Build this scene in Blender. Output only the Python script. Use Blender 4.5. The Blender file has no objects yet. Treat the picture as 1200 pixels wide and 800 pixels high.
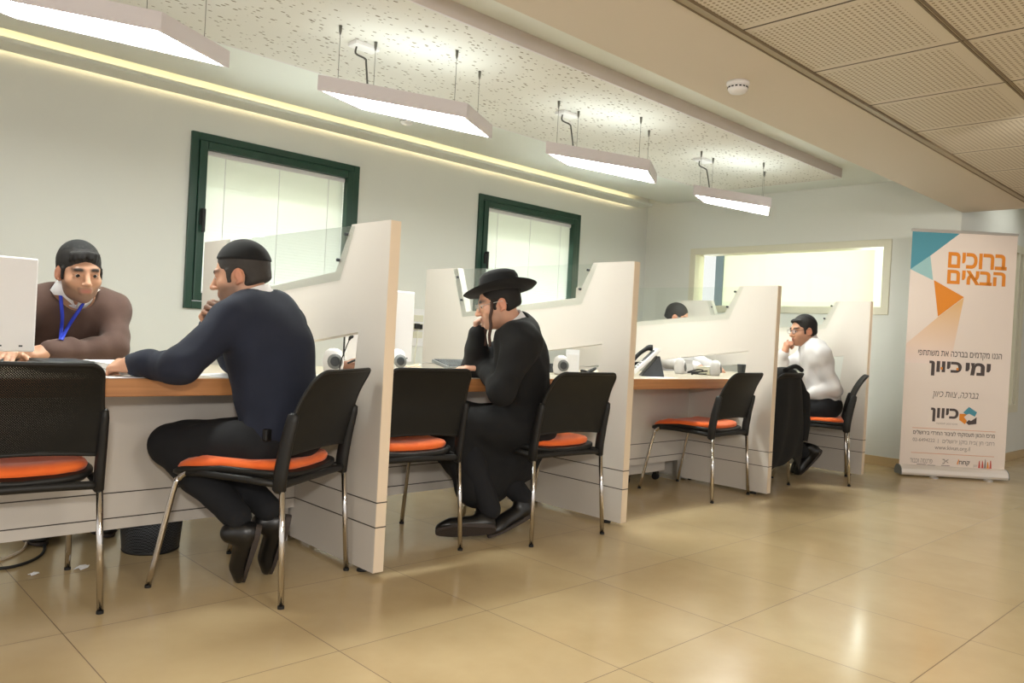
import bpy, bmesh, math, random
import numpy as np
from mathutils import Vector, Matrix
random.seed(7); RNG = np.random.default_rng(7)
SC = bpy.context.scene
COL = SC.collection
PI = math.pi

# ------------------------------------------------------------------ helpers
def srgb(r, g, b):
    f = lambda c: (c/255/12.92) if c/255 <= 0.04045 else ((c/255+0.055)/1.055)**2.4
    return (f(r), f(g), f(b), 1.0)

def mat(name, col, rough=0.5, metal=0.0, bump=None, spec=0.5, coat=0.0, sheen=0.0, emit=None, estr=0.0):
    m = bpy.data.materials.new(name); m.use_nodes = True
    nt = m.node_tree; b = nt.nodes['Principled BSDF']
    b.inputs['Base Color'].default_value = col
    b.inputs['Roughness'].default_value = rough
    b.inputs['Metallic'].default_value = metal
    b.inputs['Specular IOR Level'].default_value = spec
    if coat: b.inputs['Coat Weight'].default_value = coat
    if sheen:
        b.inputs['Sheen Weight'].default_value = sheen
        b.inputs['Sheen Roughness'].default_value = 0.5
    if emit:
        b.inputs['Emission Color'].default_value = emit
        b.inputs['Emission Strength'].default_value = estr
    if bump:
        sc, st, dist = bump
        tc = nt.nodes.new('ShaderNodeTexCoord'); n = nt.nodes.new('ShaderNodeTexNoise')
        n.inputs['Scale'].default_value = sc; n.inputs['Detail'].default_value = 4
        bp = nt.nodes.new('ShaderNodeBump'); bp.inputs['Strength'].default_value = st; bp.inputs['Distance'].default_value = dist
        nt.links.new(tc.outputs['Object'], n.inputs['Vector'])
        nt.links.new(n.outputs['Fac'], bp.inputs['Height'])
        nt.links.new(bp.outputs['Normal'], b.inputs['Normal'])
    return m

class NT:
    """tiny node helper"""
    def __init__(s, m): s.t = m.node_tree; s.b = s.t.nodes.get('Principled BSDF')
    def n(s, typ, **kw):
        o = s.t.nodes.new(typ)
        for k, v in kw.items(): setattr(o, k, v)
        return o
    def math(s, op, a, b=None, c=None):
        o = s.n('ShaderNodeMath', operation=op)
        for i, v in enumerate((a, b, c)):
            if v is None: continue
            if isinstance(v, (int, float)): o.inputs[i].default_value = v
            else: s.t.links.new(v, o.inputs[i])
        return o.outputs[0]
    def mix(s, f, a, b):
        o = s.n('ShaderNodeMix', data_type='RGBA')
        for i, v in ((0, f), (6, a), (7, b)):
            if isinstance(v, (int, float)): o.inputs[i].default_value = v
            elif isinstance(v, tuple): o.inputs[i].default_value = v
            else: s.t.links.new(v, o.inputs[i])
        return o.outputs[2]
    def link(s, a, b): s.t.links.new(a, b)

def link(o, parent=None):
    COL.objects.link(o)
    if parent is not None: o.parent = parent
    return o

def tag(o, label=None, cat=None, group=None, kind=None):
    if label: o['label'] = label
    if cat: o['category'] = cat
    if group: o['group'] = group
    if kind: o['kind'] = kind
    return o

def thing(name, label, cat, loc=(0, 0, 0), rz=0.0, group=None):
    o = bpy.data.objects.new(name, None); o.empty_display_size = 0.05
    o.location = loc; o.rotation_euler = (0, 0, rz)
    link(o); tag(o, label, cat, group); return o

def mobj(name, bm, m, parent=None, smooth=False, bevel=0.0, mats=None):
    me = bpy.data.meshes.new(name); bm.normal_update(); bm.to_mesh(me); bm.free()
    if smooth:
        for p in me.polygons: p.use_smooth = True
    for mm in (mats or [m]): me.materials.append(mm)
    o = bpy.data.objects.new(name, me); link(o, parent)
    if bevel:
        b = o.modifiers.new('bevel', 'BEVEL'); b.width = bevel; b.segments = 2; b.limit_method = 'ANGLE'
    return o

def dup(root, loc, rz, label=None, group=None):
    r = root.copy(); COL.objects.link(r); r.location = loc; r.rotation_euler = (0, 0, rz)
    if label: r['label'] = label
    if group: r['group'] = group
    for ch in list(root.children):
        c = ch.copy(); COL.objects.link(c); c.parent = r
        for g in list(ch.children):
            d = g.copy(); COL.objects.link(d); d.parent = c
    return r

def NB(): return bmesh.new()

def box(bm, c, s, R=None):
    """c centre, s full size"""
    vs = []
    for dx in (-.5, .5):
        for dy in (-.5, .5):
            for dz in (-.5, .5):
                v = Vector((dx*s[0], dy*s[1], dz*s[2]))
                if R is not None: v = R @ v
                vs.append(bm.verts.new(v + Vector(c)))
    for f in ((0,1,3,2),(4,6,7,5),(0,4,5,1),(2,3,7,6),(0,2,6,4),(1,5,7,3)):
        bm.faces.new([vs[i] for i in f])
    return vs

def bb(bm, x0, x1, y0, y1, z0, z1):
    return box(bm, ((x0+x1)/2, (y0+y1)/2, (z0+z1)/2), (x1-x0, y1-y0, z1-z0))

def frame_from(d):
    d = Vector(d).normalized(); a = Vector((0, 0, 1)) if abs(d.z) < .9 else Vector((1, 0, 0))
    x = d.cross(a).normalized(); y = d.cross(x).normalized(); return x, y

def tube(bm, pts, r, seg=10, cap=True):
    """swept tube through pts; r number or list"""
    pts = [Vector(p) for p in pts]; n = len(pts)
    rs = r if isinstance(r, (list, tuple)) else [r]*n
    rings = []; x = None
    for i, p in enumerate(pts):
        d = (pts[min(i+1, n-1)] - pts[max(i-1, 0)]).normalized()
        if x is None: x, y = frame_from(d)
        else:
            x = (x - d*x.dot(d)).normalized()
        y = d.cross(x)
        rings.append([bm.verts.new(p + (x*math.cos(t)+y*math.sin(t))*rs[i]) for t in [2*PI*k/seg for k in range(seg)]])
    for i in range(n-1):
        for k in range(seg):
            bm.faces.new((rings[i][k], rings[i][(k+1)%seg], rings[i+1][(k+1)%seg], rings[i+1][k]))
    if cap:
        bm.faces.new(rings[0][::-1]); bm.faces.new(rings[-1])

def smooth_path(pts, n=6):
    """Catmull-Rom"""
    P = [Vector(p) for p in pts]; P = [P[0]*2-P[1]] + P + [P[-1]*2-P[-2]]
    out = []
    for i in range(1, len(P)-2):
        for k in range(n):
            t = k/n; a, b, c, d = P[i-1], P[i], P[i+1], P[i+2]
            out.append(.5*((2*b)+(c-a)*t+(2*a-5*b+4*c-d)*t*t+(3*b-a-3*c+d)*t**3))
    out.append(P[-2]); return out

def lathe(bm, prof, c=(0, 0, 0), seg=24, R=None):
    rings = []
    for (r, z) in prof:
        ring = []
        for k in range(seg):
            t = 2*PI*k/seg; v = Vector((r*math.cos(t), r*math.sin(t), z))
            if R is not None: v = R @ v
            ring.append(bm.verts.new(v+Vector(c)))
        rings.append(ring)
    for i in range(len(rings)-1):
        for k in range(seg):
            bm.faces.new((rings[i][k], rings[i][(k+1)%seg], rings[i+1][(k+1)%seg], rings[i+1][k]))
    if prof[0][0] > 1e-6: bm.faces.new(rings[0][::-1])
    if prof[-1][0] > 1e-6: bm.faces.new(rings[-1])
    bmesh.ops.remove_doubles(bm, verts=bm.verts, dist=1e-6)

def prism_yz(bm, poly, x0, x1):
    """polygon in (y,z) extruded along x"""
    a = [bm.verts.new((x0, y, z)) for y, z in poly]; b = [bm.verts.new((x1, y, z)) for y, z in poly]
    n = len(poly)
    fs = [bm.faces.new(a), bm.faces.new(b[::-1])]
    for i in range(n): fs.append(bm.faces.new((a[i], b[i], b[(i+1)%n], a[(i+1)%n])))
    bmesh.ops.recalc_face_normals(bm, faces=fs)

def prism_xy(bm, poly, z0, z1):
    a = [bm.verts.new((x, y, z0)) for x, y in poly]; b = [bm.verts.new((x, y, z1)) for x, y in poly]
    n = len(poly); fs = [bm.faces.new(a), bm.faces.new(b[::-1])]
    for i in range(n): fs.append(bm.faces.new((a[i], b[i], b[(i+1)%n], a[(i+1)%n])))
    bmesh.ops.recalc_face_normals(bm, faces=fs)

def rot3(right, fwd):
    r = Vector(right).normalized(); f = Vector(fwd); f = (f - r*f.dot(r)).normalized(); u = r.cross(f)
    return Matrix((r, f, u)).transposed()

# ------------------------------------------------------------------ camera (fitted to the photograph)
CF, CYAW, CPITCH, CROLL, CH = 920.0, 0.8075, -0.0073, -0.0535, 0.9749
def cam_axes():
    cy, sy = math.cos(CYAW), math.sin(CYAW)
    fw = Vector((cy, sy, 0)); rt = Vector((sy, -cy, 0)); up = Vector((0, 0, 1))
    cp, sp = math.cos(CPITCH), math.sin(CPITCH); fw, up = fw*cp+up*sp, up*cp-fw*sp
    cr, sr = math.cos(CROLL), math.sin(CROLL); return fw, rt*cr-up*sr, up*cr+rt*sr
fw, rt, up = cam_axes()
cd = bpy.data.cameras.new('camera'); cam = bpy.data.objects.new('camera', cd); COL.objects.link(cam)
cd.sensor_width = 36.0; cd.sensor_fit = 'HORIZONTAL'; cd.lens = CF/1200*36.0; cd.clip_start = 0.05; cd.clip_end = 100
M = Matrix((rt, up, -fw)).transposed().to_4x4(); M.translation = Vector((0, 0, CH)); cam.matrix_world = M
SC.camera = cam

# ------------------------------------------------------------------ room constants
D = 5.426      # window wall (y)
F = 7.211      # far wall (x)
YC = 2.19      # corner where far wall turns away
ZC = 2.525     # main ceiling
ZS = 2.205     # soffit / perforated ceiling
YT = 1.665     # trim between soffit and perforated tiles

# ------------------------------------------------------------------ materials
M_wall = mat('wall_paint', srgb(216, 217, 211), 0.75, bump=(90, .08, .002))
M_ceil = mat('ceiling_paint', srgb(222, 226, 220), 0.8)
M_soffit = mat('soffit_paint', srgb(210, 201, 187), 0.8)
M_lam = mat('white_laminate', srgb(208, 201, 192), 0.38)
M_edge = mat('beech_edge', srgb(226, 208, 184), 0.45)
M_top = mat('worktop_laminate', srgb(188, 177, 158), 0.4)
M_groove = mat('dark_groove', srgb(62, 54, 46), 0.6)
M_black = mat('black_plastic', srgb(27, 26, 25), 0.5, spec=.35, bump=(700, .15, .0004))
M_rubber = mat('black_rubber', srgb(18, 18, 18), 0.6)
M_chrome = mat('chrome', srgb(205, 200, 195), 0.13, metal=1.0)
M_alu = mat('aluminium', srgb(200, 196, 190), 0.35, metal=0.85)
M_green = mat('green_frame', srgb(18, 58, 42), 0.35)
M_blind = mat('blind_slat', srgb(236, 238, 230), 0.6)
M_white = mat('white_plastic', srgb(226, 224, 224), 0.4)
M_paper = mat('paper', srgb(238, 238, 240), 0.7)
M_lampb = mat('lamp_body', srgb(212, 205, 208), 0.5)
M_steel = mat('steel_wire', srgb(120, 118, 112), 0.35, metal=1.0)
M_cord = mat('dark_cord', srgb(70, 68, 62), 0.6)
M_trim = mat('ceiling_trim', srgb(158, 146, 122), 0.5)
M_brown = mat('ceiling_grid_brown', srgb(112, 96, 72), 0.55)
M_grey = mat('grey_plastic', srgb(120, 122, 122), 0.45)
M_dgrey = mat('dark_grey_plastic', srgb(52, 56, 60), 0.45)
M_beam = mat('cove_board_paint', srgb(190, 186, 178), 0.7)

def translucent_mat(name, col, f):
    m = mat(name, col, .6); t = NT(m); tr = t.n('ShaderNodeBsdfTranslucent'); tr.inputs[0].default_value = col
    mx = t.n('ShaderNodeMixShader'); mx.inputs[0].default_value = f
    t.link(t.b.outputs[0], mx.inputs[1]); t.link(tr.outputs[0], mx.inputs[2])
    t.link(mx.outputs[0], t.t.nodes['Material Output'].inputs[0]); return m
M_blind = translucent_mat('blind_slat', srgb(240, 242, 234), .5)

M_dimboard = translucent_mat('dimming_board_sheet', srgb(232, 232, 226), .75)  # translucent sheet for the added board that dims the upper blinds

def glass_mat(name, tint, refl):
    m = bpy.data.materials.new(name); m.use_nodes = True; nt = m.node_tree; nt.nodes.remove(nt.nodes['Principled BSDF'])
    t = NT(m); tr = t.n('ShaderNodeBsdfTransparent'); tr.inputs[0].default_value = tint
    gl = t.n('ShaderNodeBsdfGlossy'); gl.inputs['Roughness'].default_value = 0.02
    lw = t.n('ShaderNodeLayerWeight'); lw.inputs['Blend'].default_value = .25
    f = t.math('MULTIPLY_ADD', lw.outputs['Fresnel'], .35, refl)
    mx = t.n('ShaderNodeMixShader'); t.link(f, mx.inputs[0]); t.link(tr.outputs[0], mx.inputs[1]); t.link(gl.outputs[0], mx.inputs[2])
    t.link(mx.outputs[0], nt.nodes['Material Output'].inputs[0]); return m
M_glass = glass_mat('partition_glass', (0.965, 0.98, 0.97, 1), .01)
M_pane = glass_mat('window_pane', (0.96, 0.98, 0.97, 1), .01)
M_lens = glass_mat('spectacle_lens', (0.95, 0.96, 0.97, 1), .04)

def emis(name, col, s):
    m = bpy.data.materials.new(name); m.use_nodes = True; nt = m.node_tree; nt.nodes.remove(nt.nodes['Principled BSDF'])
    e = nt.nodes.new('ShaderNodeEmission'); e.inputs[0].default_value = col; e.inputs[1].default_value = s
    nt.links.new(e.outputs[0], nt.nodes['Material Output'].inputs[0]); return m
E_LAMP, E_UP, E_LED = 50.0, 3.6, 8.0
M_diff = emis('lamp_diffuser', (.96, 1, .95, 1), E_LAMP)
M_upfill = emis('ceiling_fill_glow', (.93, 1, .95, 1), E_UP)  # glow added on the lamp tops to lift the ceiling brightness
M_led = emis('warm_led', (1, .80, .46, 1), E_LED)

# floor tiles
def floor_mat():
    m = mat('floor_tile', srgb(196, 170, 128), .2, spec=.3); t = NT(m)
    tc = t.n('ShaderNodeTexCoord'); sp = t.n('ShaderNodeSeparateXYZ'); t.link(tc.outputs['Object'], sp.inputs[0])
    ts = .5974
    u = t.math('DIVIDE', t.math('SUBTRACT', sp.outputs[0], 1.8867-20*ts), ts)
    v = t.math('DIVIDE', t.math('SUBTRACT', sp.outputs[1], 1.4303-20*ts), ts)
    def edge(w):
        f = t.math('FRACT', w); return t.math('MINIMUM', f, t.math('SUBTRACT', 1.0, f))
    e = t.math('MINIMUM', edge(u), edge(v)); g = t.math('LESS_THAN', e, .0026)
    cmb = t.n('ShaderNodeCombineXYZ'); t.link(t.math('FLOOR', u), cmb.inputs[0]); t.link(t.math('FLOOR', v), cmb.inputs[1])
    wn = t.n('ShaderNodeTexWhiteNoise', noise_dimensions='2D'); t.link(cmb.outputs[0], wn.inputs['Vector'])
    no = t.n('ShaderNodeTexNoise'); no.inputs['Scale'].default_value = 3.2; no.inputs['Detail'].default_value = 6; no.inputs['Roughness'].default_value = .6
    ad = t.n('ShaderNodeVectorMath', operation='ADD'); t.link(tc.outputs['Object'], ad.inputs[0]); t.link(wn.outputs['Color'], ad.inputs[1])
    t.link(ad.outputs[0], no.inputs['Vector'])
    base = t.mix(no.outputs['Fac'], srgb(180, 156, 115), srgb(206, 185, 146))
    var = t.mix(t.math('MULTIPLY', wn.outputs['Value'], .25), base, srgb(202, 180, 140))
    col = t.mix(g, var, srgb(120, 100, 74))
    t.link(col, t.b.inputs['Base Color'])
    rg = t.math('MULTIPLY_ADD', no.outputs['Fac'], .12, .10); t.link(t.math('MAXIMUM', rg, t.math('MULTIPLY', g, .6)), t.b.inputs['Roughness'])
    return m
M_floor = floor_mat()

def acoustic_mat():
    m = mat('acoustic_board', srgb(214, 212, 204), .85); t = NT(m)
    tc = t.n('ShaderNodeTexCoord'); mp = t.n('ShaderNodeMapping'); mp.inputs['Rotation'].default_value = (0, 0, .75); mp.inputs['Scale'].default_value = (24, 48, 30)
    t.link(tc.outputs['Object'], mp.inputs[0])
    vo = t.n('ShaderNodeTexVoronoi'); vo.inputs['Scale'].default_value = 1.0; vo.inputs['Randomness'].default_value = 1
    t.link(mp.outputs[0], vo.inputs['Vector'])
    sp = t.n('ShaderNodeSeparateColor'); t.link(vo.outputs['Color'], sp.inputs[0])
    hit = t.math('LESS_THAN', vo.outputs['Distance'], t.math('MULTIPLY', sp.outputs[0], .34))
    t.link(t.mix(hit, srgb(214, 212, 204), srgb(140, 132, 118)), t.b.inputs['Base Color']); return m
M_acou = acoustic_mat()

def perforated_mat():
    m = mat('perforated_metal_tile', srgb(206, 198, 182), .6); t = NT(m)
    tc = t.n('ShaderNodeTexCoord'); sp = t.n('ShaderNodeSeparateXYZ'); t.link(tc.outputs['Object'], sp.inputs[0])
    c = .605
    u = t.math('FRACT', t.math('DIVIDE', t.math('SUBTRACT', sp.outputs[0], 2.71-20*c), c))
    v = t.math('FRACT', t.math('DIVIDE', t.math('SUBTRACT', sp.outputs[1], YT-20*.6), .6))
    def edge(f): return t.math('MINIMUM', f, t.math('SUBTRACT', 1.0, f))
    eu, ev = edge(u), edge(v)
    e = t.math('MINIMUM', eu, ev)
    joint = t.math('LESS_THAN', eu, .0095)
    def cell(f): return t.math('SUBTRACT', t.math('FRACT', t.math('MULTIPLY', f, 27)), .5)
    a, b = cell(u), cell(v)
    r = t.math('SQRT', t.math('ADD', t.math('MULTIPLY', a, a), t.math('MULTIPLY', b, b)))
    hole = t.math('MULTIPLY', t.math('LESS_THAN', r, .27), t.math('GREATER_THAN', e, .06))
    col = t.mix(hole, srgb(208, 200, 184), srgb(146, 133, 110))
    t.link(t.mix(joint, col, srgb(74, 62, 46)), t.b.inputs['Base Color']); return m
M_perf = perforated_mat()

def wood_mat():
    m = mat('wood_worktop', srgb(176, 120, 74), .4); t = NT(m)
    tc = t.n('ShaderNodeTexCoord'); mp = t.n('ShaderNodeMapping'); mp.inputs['Scale'].default_value = (1.2, 18, 40)
    t.link(tc.outputs['Object'], mp.inputs[0])
    no = t.n('ShaderNodeTexNoise'); no.inputs['Scale'].default_value = 1.6; no.inputs['Detail'].default_value = 5; no.inputs['Distortion'].default_value = .6
    t.link(mp.outputs[0], no.inputs['Vector'])
    t.link(t.mix(no.outputs['Fac'], srgb(150, 96, 54), srgb(204, 146, 94)), t.b.inputs['Base Color']); return m
M_wood = wood_mat()

def fabric_mat(name, c1, c2, scale=260, rough=.9, sheen=.2):
    m = mat(name, c1, rough, bump=(scale, .35, .0015), sheen=sheen); t = NT(m)
    no = t.n('ShaderNodeTexNoise'); no.inputs['Scale'].default_value = 14; no.inputs['Detail'].default_value = 5
    tc = t.n('ShaderNodeTexCoord'); t.link(tc.outputs['Object'], no.inputs['Vector'])
    t.link(t.mix(no.outputs['Fac'], c1, c2), t.b.inputs['Base Color']); return m
M_orange = fabric_mat('orange_upholstery', srgb(226, 84, 22), srgb(246, 122, 48))
M_navy = fabric_mat('navy_knit', srgb(21, 26, 42), srgb(28, 34, 52), 500, sheen=.0)
M_brownknit = fabric_mat('brown_knit', srgb(72, 52, 45), srgb(90, 67, 58), 500, sheen=.05)
M_blacksuit = fabric_mat('black_suiting', srgb(7, 7, 9), srgb(12, 12, 14), 500, sheen=.0)
M_trouser = fabric_mat('dark_trousers', srgb(12, 13, 17), srgb(18, 19, 24), 400, sheen=.0)
M_shirt = fabric_mat('white_shirt', srgb(204, 200, 200), srgb(220, 217, 216), 400, sheen=.0)
M_collar = fabric_mat('white_collar', srgb(232, 230, 232), srgb(242, 240, 240), 400, sheen=.0)
M_felt = fabric_mat('black_felt', srgb(10, 10, 12), srgb(15, 15, 17), 600, sheen=.03)
M_velvet = fabric_mat('black_velvet', srgb(8, 8, 9), srgb(12, 12, 13), 600, sheen=.03)
M_coat = fabric_mat('black_coat_cloth', srgb(8, 8, 9), srgb(13, 13, 14), 300, sheen=.0)
M_lanyard = mat('blue_lanyard', srgb(40, 62, 190), .6)
M_leather = mat('black_leather', srgb(20, 19, 19), .35, bump=(200, .1, .001))
M_sole = mat('worn_rubber_sole', srgb(62, 54, 50), .75, bump=(120, .4, .002))
M_hair = fabric_mat('dark_hair', srgb(12, 9, 8), srgb(22, 17, 14), 350, .75, 0)
M_hairg = fabric_mat('greying_hair', srgb(24, 21, 20), srgb(66, 60, 56), 350, .75, 0)
M_hairb = fabric_mat('brown_sidelock', srgb(44, 24, 15), srgb(68, 38, 22), 350, .6, 0)
M_eyew = mat('eye', srgb(196, 186, 180), .25)
M_iris = mat('dark_iris', srgb(28, 18, 14), .15)

def skin_mat():
    m = mat('skin', srgb(190, 140, 110), .5, bump=(160, .12, .001)); t = NT(m)
    at = t.n('ShaderNodeVertexColor'); at.layer_name = 'tone'; t.link(at.outputs['Color'], t.b.inputs['Base Color'])
    t.b.inputs['Subsurface Weight'].default_value = .08
    t.b.inputs['Subsurface Radius'].default_value = (.012, .005, .003)
    return m
M_skin = skin_mat()

def mesh_mat():
    """black moulded plastic with a staggered pattern of small round holes"""
    m = mat('perforated_plastic', srgb(24, 24, 23), .55, spec=.3); t = NT(m)
    uv = t.n('ShaderNodeUVMap'); uv.uv_map = 'uv'; sp = t.n('ShaderNodeSeparateXYZ'); t.link(uv.outputs[0], sp.inputs[0])
    p = .0075
    v = t.math('DIVIDE', sp.outputs[1], p*.5)
    row = t.math('FLOOR', v)
    u = t.math('ADD', t.math('DIVIDE', sp.outputs[0], p), t.math('MULTIPLY', t.math('MODULO', row, 2.0), .5))
    a = t.math('MULTIPLY', t.math('SUBTRACT', t.math('FRACT', u), .5), p)
    b = t.math('MULTIPLY', t.math('SUBTRACT', t.math('FRACT', v), .5), p*.5)
    r = t.math('SQRT', t.math('ADD', t.math('MULTIPLY', a, a), t.math('MULTIPLY', b, b)))
    h = t.math('LESS_THAN', r, .00135)
    tr = t.n('ShaderNodeBsdfTransparent'); mx = t.n('ShaderNodeMixShader')
    t.link(h, mx.inputs[0]); t.link(t.b.outputs[0], mx.inputs[1]); t.link(tr.outputs[0], mx.inputs[2])
    t.link(mx.outputs[0], t.t.nodes['Material Output'].inputs[0]); return m
M_mesh = mesh_mat()
M_back = mat('black_backrest_plastic', srgb(24, 24, 23), .55, spec=.3, bump=(420, .25, .0008))
# ================================================================== ROOM
def struct(name, bm, m, parent=None, **kw):
    o = mobj(name, bm, m, parent, **kw)
    if parent is None: o['kind'] = 'structure'
    return o

XL, XR, YN = -2.6, 10.6, -4.2
bm = NB(); bb(bm, XL, XR, YN, 8.5, -.12, 0); struct('floor', bm, M_floor)

# window wall (left) with two openings
W1 = (2.07, 3.40); W2 = (4.674, 6.0625); WZ = (1.0456, 2.252)
bm = NB()
xs = [(XL, W1[0]), (W1[1], W2[0]), (W2[1], F+.15)]
for a, b in xs: bb(bm, a, b, D, D+.22, 0, ZC+.3)
for w in (W1, W2):
    bb(bm, w[0], w[1], D, D+.22, 0, WZ[0]); bb(bm, w[0], w[1], D, D+.22, WZ[1], ZC+.3)
struct('wall_left', bm, M_wall)

# far wall with the long interior window
FO = (2.797, 4.763, 1.3967, 1.9517)
bm = NB()
bb(bm, F, F+.15, YC, FO[0], 0, ZC+.3); bb(bm, F, F+.15, FO[1], D, 0, ZC+.3)
bb(bm, F, F+.15, FO[0], FO[1], 0, FO[2]); bb(bm, F, F+.15, FO[0], FO[1], FO[3], ZC+.3)
struct('wall_far', bm, M_wall)
# wall that runs away to the right behind the banner, with its tall pane
RW = (8.02, 9.12, .55, 2.06)
bm = NB()
bb(bm, F+.15, RW[0], YC, YC+.15, 0, ZC); bb(bm, RW[1], XR, YC, YC+.15, 0, ZC)
bb(bm, RW[0], RW[1], YC, YC+.15, 0, RW[2]); bb(bm, RW[0], RW[1], YC, YC+.15, RW[3], ZC)
struct('wall_right', bm, M_wall)
bm = NB(); bb(bm, XR-.12, XR, YN, YC, 0, ZC); struct('wall_end', bm, M_wall)
M_skirt = mat('skirting_tile', srgb(190, 164, 122), .3, bump=(6, .05, .01))
bm = NB(); bb(bm, F-.012, F, YC-.012, D, 0, .082); struct('baseboard_far', bm, M_skirt, bevel=.003)
bm = NB(); bb(bm, F-.012, XR-.12, YC-.012, YC, 0, .082); struct('baseboard_right', bm, M_skirt, bevel=.003)
bm = NB(); bb(bm, XL, F-.012, D-.012, D, 0, .082); struct('baseboard_left', bm, M_skirt, bevel=.003)

# ---- ceiling: white slab, dropped soffit, perforated metal tiles, acoustic board, cove board
YG = 5.16
bm = NB(); bb(bm, XL, F, YC-.3, YG, ZC, ZC+.1); bb(bm, XL, F, YG-.01, D, ZC+.09, ZC+.2)
ceil = struct('ceiling', bm, M_ceil)
bm = NB(); bb(bm, XL, F+.02, YT, YC, ZS, ZC); mobj('soffit', bm, M_soffit, ceil)
bm = NB(); bb(bm, F+.02, XR, YT-.05, YC+.15, ZC, ZC+.1); bb(bm, F+.02, XR, YT-.02, YT, ZS, ZC); mobj('raised_ceiling', bm, M_ceil, ceil)
bm = NB(); bb(bm, XL, XR, YN, YT-.03, ZS, ZS+.03); mobj('perforated_tiles', bm, M_perf, ceil)
bm = NB()
bb(bm, XL, XR, YT-.036, YT-.029, ZS-.007, ZS+.02); bb(bm, XL, XR, YT-.001, YT+.006, ZS-.012, ZS+.02)
for k in range(1, 9):
    y = YT-.03-.6*k; bb(bm, XL, XR, y-.012, y-.002, ZS-.004, ZS+.01); bb(bm, XL, XR, y+.004, y+.012, ZS-.004, ZS+.01)
mobj('tile_grid', bm, M_brown, ceil)
bm = NB(); bb(bm, XL, XR, YT-.029, YT-.001, ZS-.009, ZS+.02); mobj('edge_trim', bm, M_trim, ceil)
ZI = 2.447
bm = NB(); bb(bm, -1.9, 6.51, 2.925, 4.16, ZI, ZC); mobj('acoustic_board', bm, M_acou, ceil)
bm = NB(); bb(bm, -1.9, 6.512, 2.915, 2.925, ZI, ZC); bb(bm, 6.51, 6.52, 2.915, 4.16, ZI, ZC); bb(bm, -1.9, 6.512, 4.16, 4.17, ZI, ZC)
mobj('board_rim', bm, M_lampb, ceil)
bm = NB(); bb(bm, XL, 6.98, 5.19, 5.386, 2.466, 2.492); mobj('cove_board', bm, M_ceil, ceil, bevel=.004)
bm = NB(); bb(bm, XL, 6.9, 5.352, 5.370, 2.512, 2.524); mobj('led_strip', bm, M_led, ceil)

# ---- green framed windows with slatted blinds
def window(name, x0, x1, label):
    z0, z1 = WZ; t = .052; s = .055
    bm = NB()
    for (a, b, c, d) in ((x0, x0+t, z0, z1), (x1-t, x1, z0, z1), (x0+t, x1-t, z0, z0+t), (x0+t, x1-t, z1-t, z1)): bb(bm, a, b, D-.022, D+.10, c, d)
    fr = struct(name, bm, M_green, bevel=.004)
    a0, a1, b0, b1 = x0+t+.003, x1-t-.003, z0+t+.003, z1-t-.003
    bm = NB()
    for (a, b, c, d) in ((a0, a0+s, b0, b1), (a1-s, a1, b0, b1), (a0+s, a1-s, b0, b0+s), (a0+s, a1-s, b1-s, b1)): bb(bm, a, b, D-.034, D+.03, c, d)
    mobj('sash', bm, M_green, fr, bevel=.005)
    i0, i1, j0, j1 = a0+s, a1-s, b0+s, b1-s
    bm = NB(); n = 43; h = (j1-j0-.035)/n
    for k in range(n):
        z = j0+.005+(k+.5)*h
        pr = [(-.010, .0095), (-.004, .0040), (.003, -.0030), (.010, -.0095)]
        row = [[bm.verts.new((x, D+.026+py, z+pz)) for py, pz in pr] for x in (i0+.004, i1-.004)]
        for q in range(3): bm.faces.new((row[0][q], row[0][q+1], row[1][q+1], row[1][q]))
    mobj('blind_slats', bm, M_blind, fr, smooth=True)
    bm = NB(); bb(bm, i0+.002, i1-.002, D+.010, D+.040, j1-.032, j1)
    bb(bm, i0+.002, i1-.002, D+.014, D+.036, j0, j0+.012); mobj('blind_rail', bm, M_white, fr, bevel=.003)
    bm = NB()
    for q in (.13, .5, .87):
        x = i0+(i1-i0)*q; bb(bm, x-.003, x+.003, D+.012, D+.0135, j0+.01, j1-.03)
    mobj('blind_tape', bm, M_white, fr)
    bm = NB(); bb(bm, i0, i1, D+.06, D+.066, j0, j1); mobj('pane', bm, M_pane, fr)
    bm = NB(); zc = (z0+z1)/2+.05
    box(bm, (a0+s*.5, D-.040, zc-.03), (.026, .012, .10)); box(bm, (a0+s*.5, D-.058, zc+.02), (.02, .03, .022)); box(bm, (a0+s*.5+.004, D-.072, zc-.05), (.022, .014, .16))
    mobj('handle', bm, M_black, fr, bevel=.004)
    bm = NB()
    for k in range(6): bb(bm, x0+.002, x1-.002, D+.12, D+.135, 1.84+.075*k, 1.84+.075*k+.0745)  # unseen board added outside to darken the upper part of the blind
    mobj('added_dimming_board', bm, M_dimboard, fr)
    return fr
window('window_1', *W1, ''); window('window_2', *W2, '')

# ---- long window to the next room
bm = NB(); y0, y1, z0, z1 = FO; t = .06
for (a, b, c, d) in ((y0-t, y0+.008, z0-t, z1+t), (y1-.008, y1+t, z0-t, z1+t), (y0, y1, z0-t, z0+.008), (y0, y1, z1-.008, z1+t)): bb(bm, F-.014, F+.16, a, b, c, d)
M_frame = mat('pale_window_frame', srgb(214, 210, 190), .5)
w3 = struct('window_3', bm, M_frame, bevel=.004)
bm = NB(); bb(bm, F+.07, F+.076, y0, y1, z0, z1); mobj('pane', bm, M_pane, w3)
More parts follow.
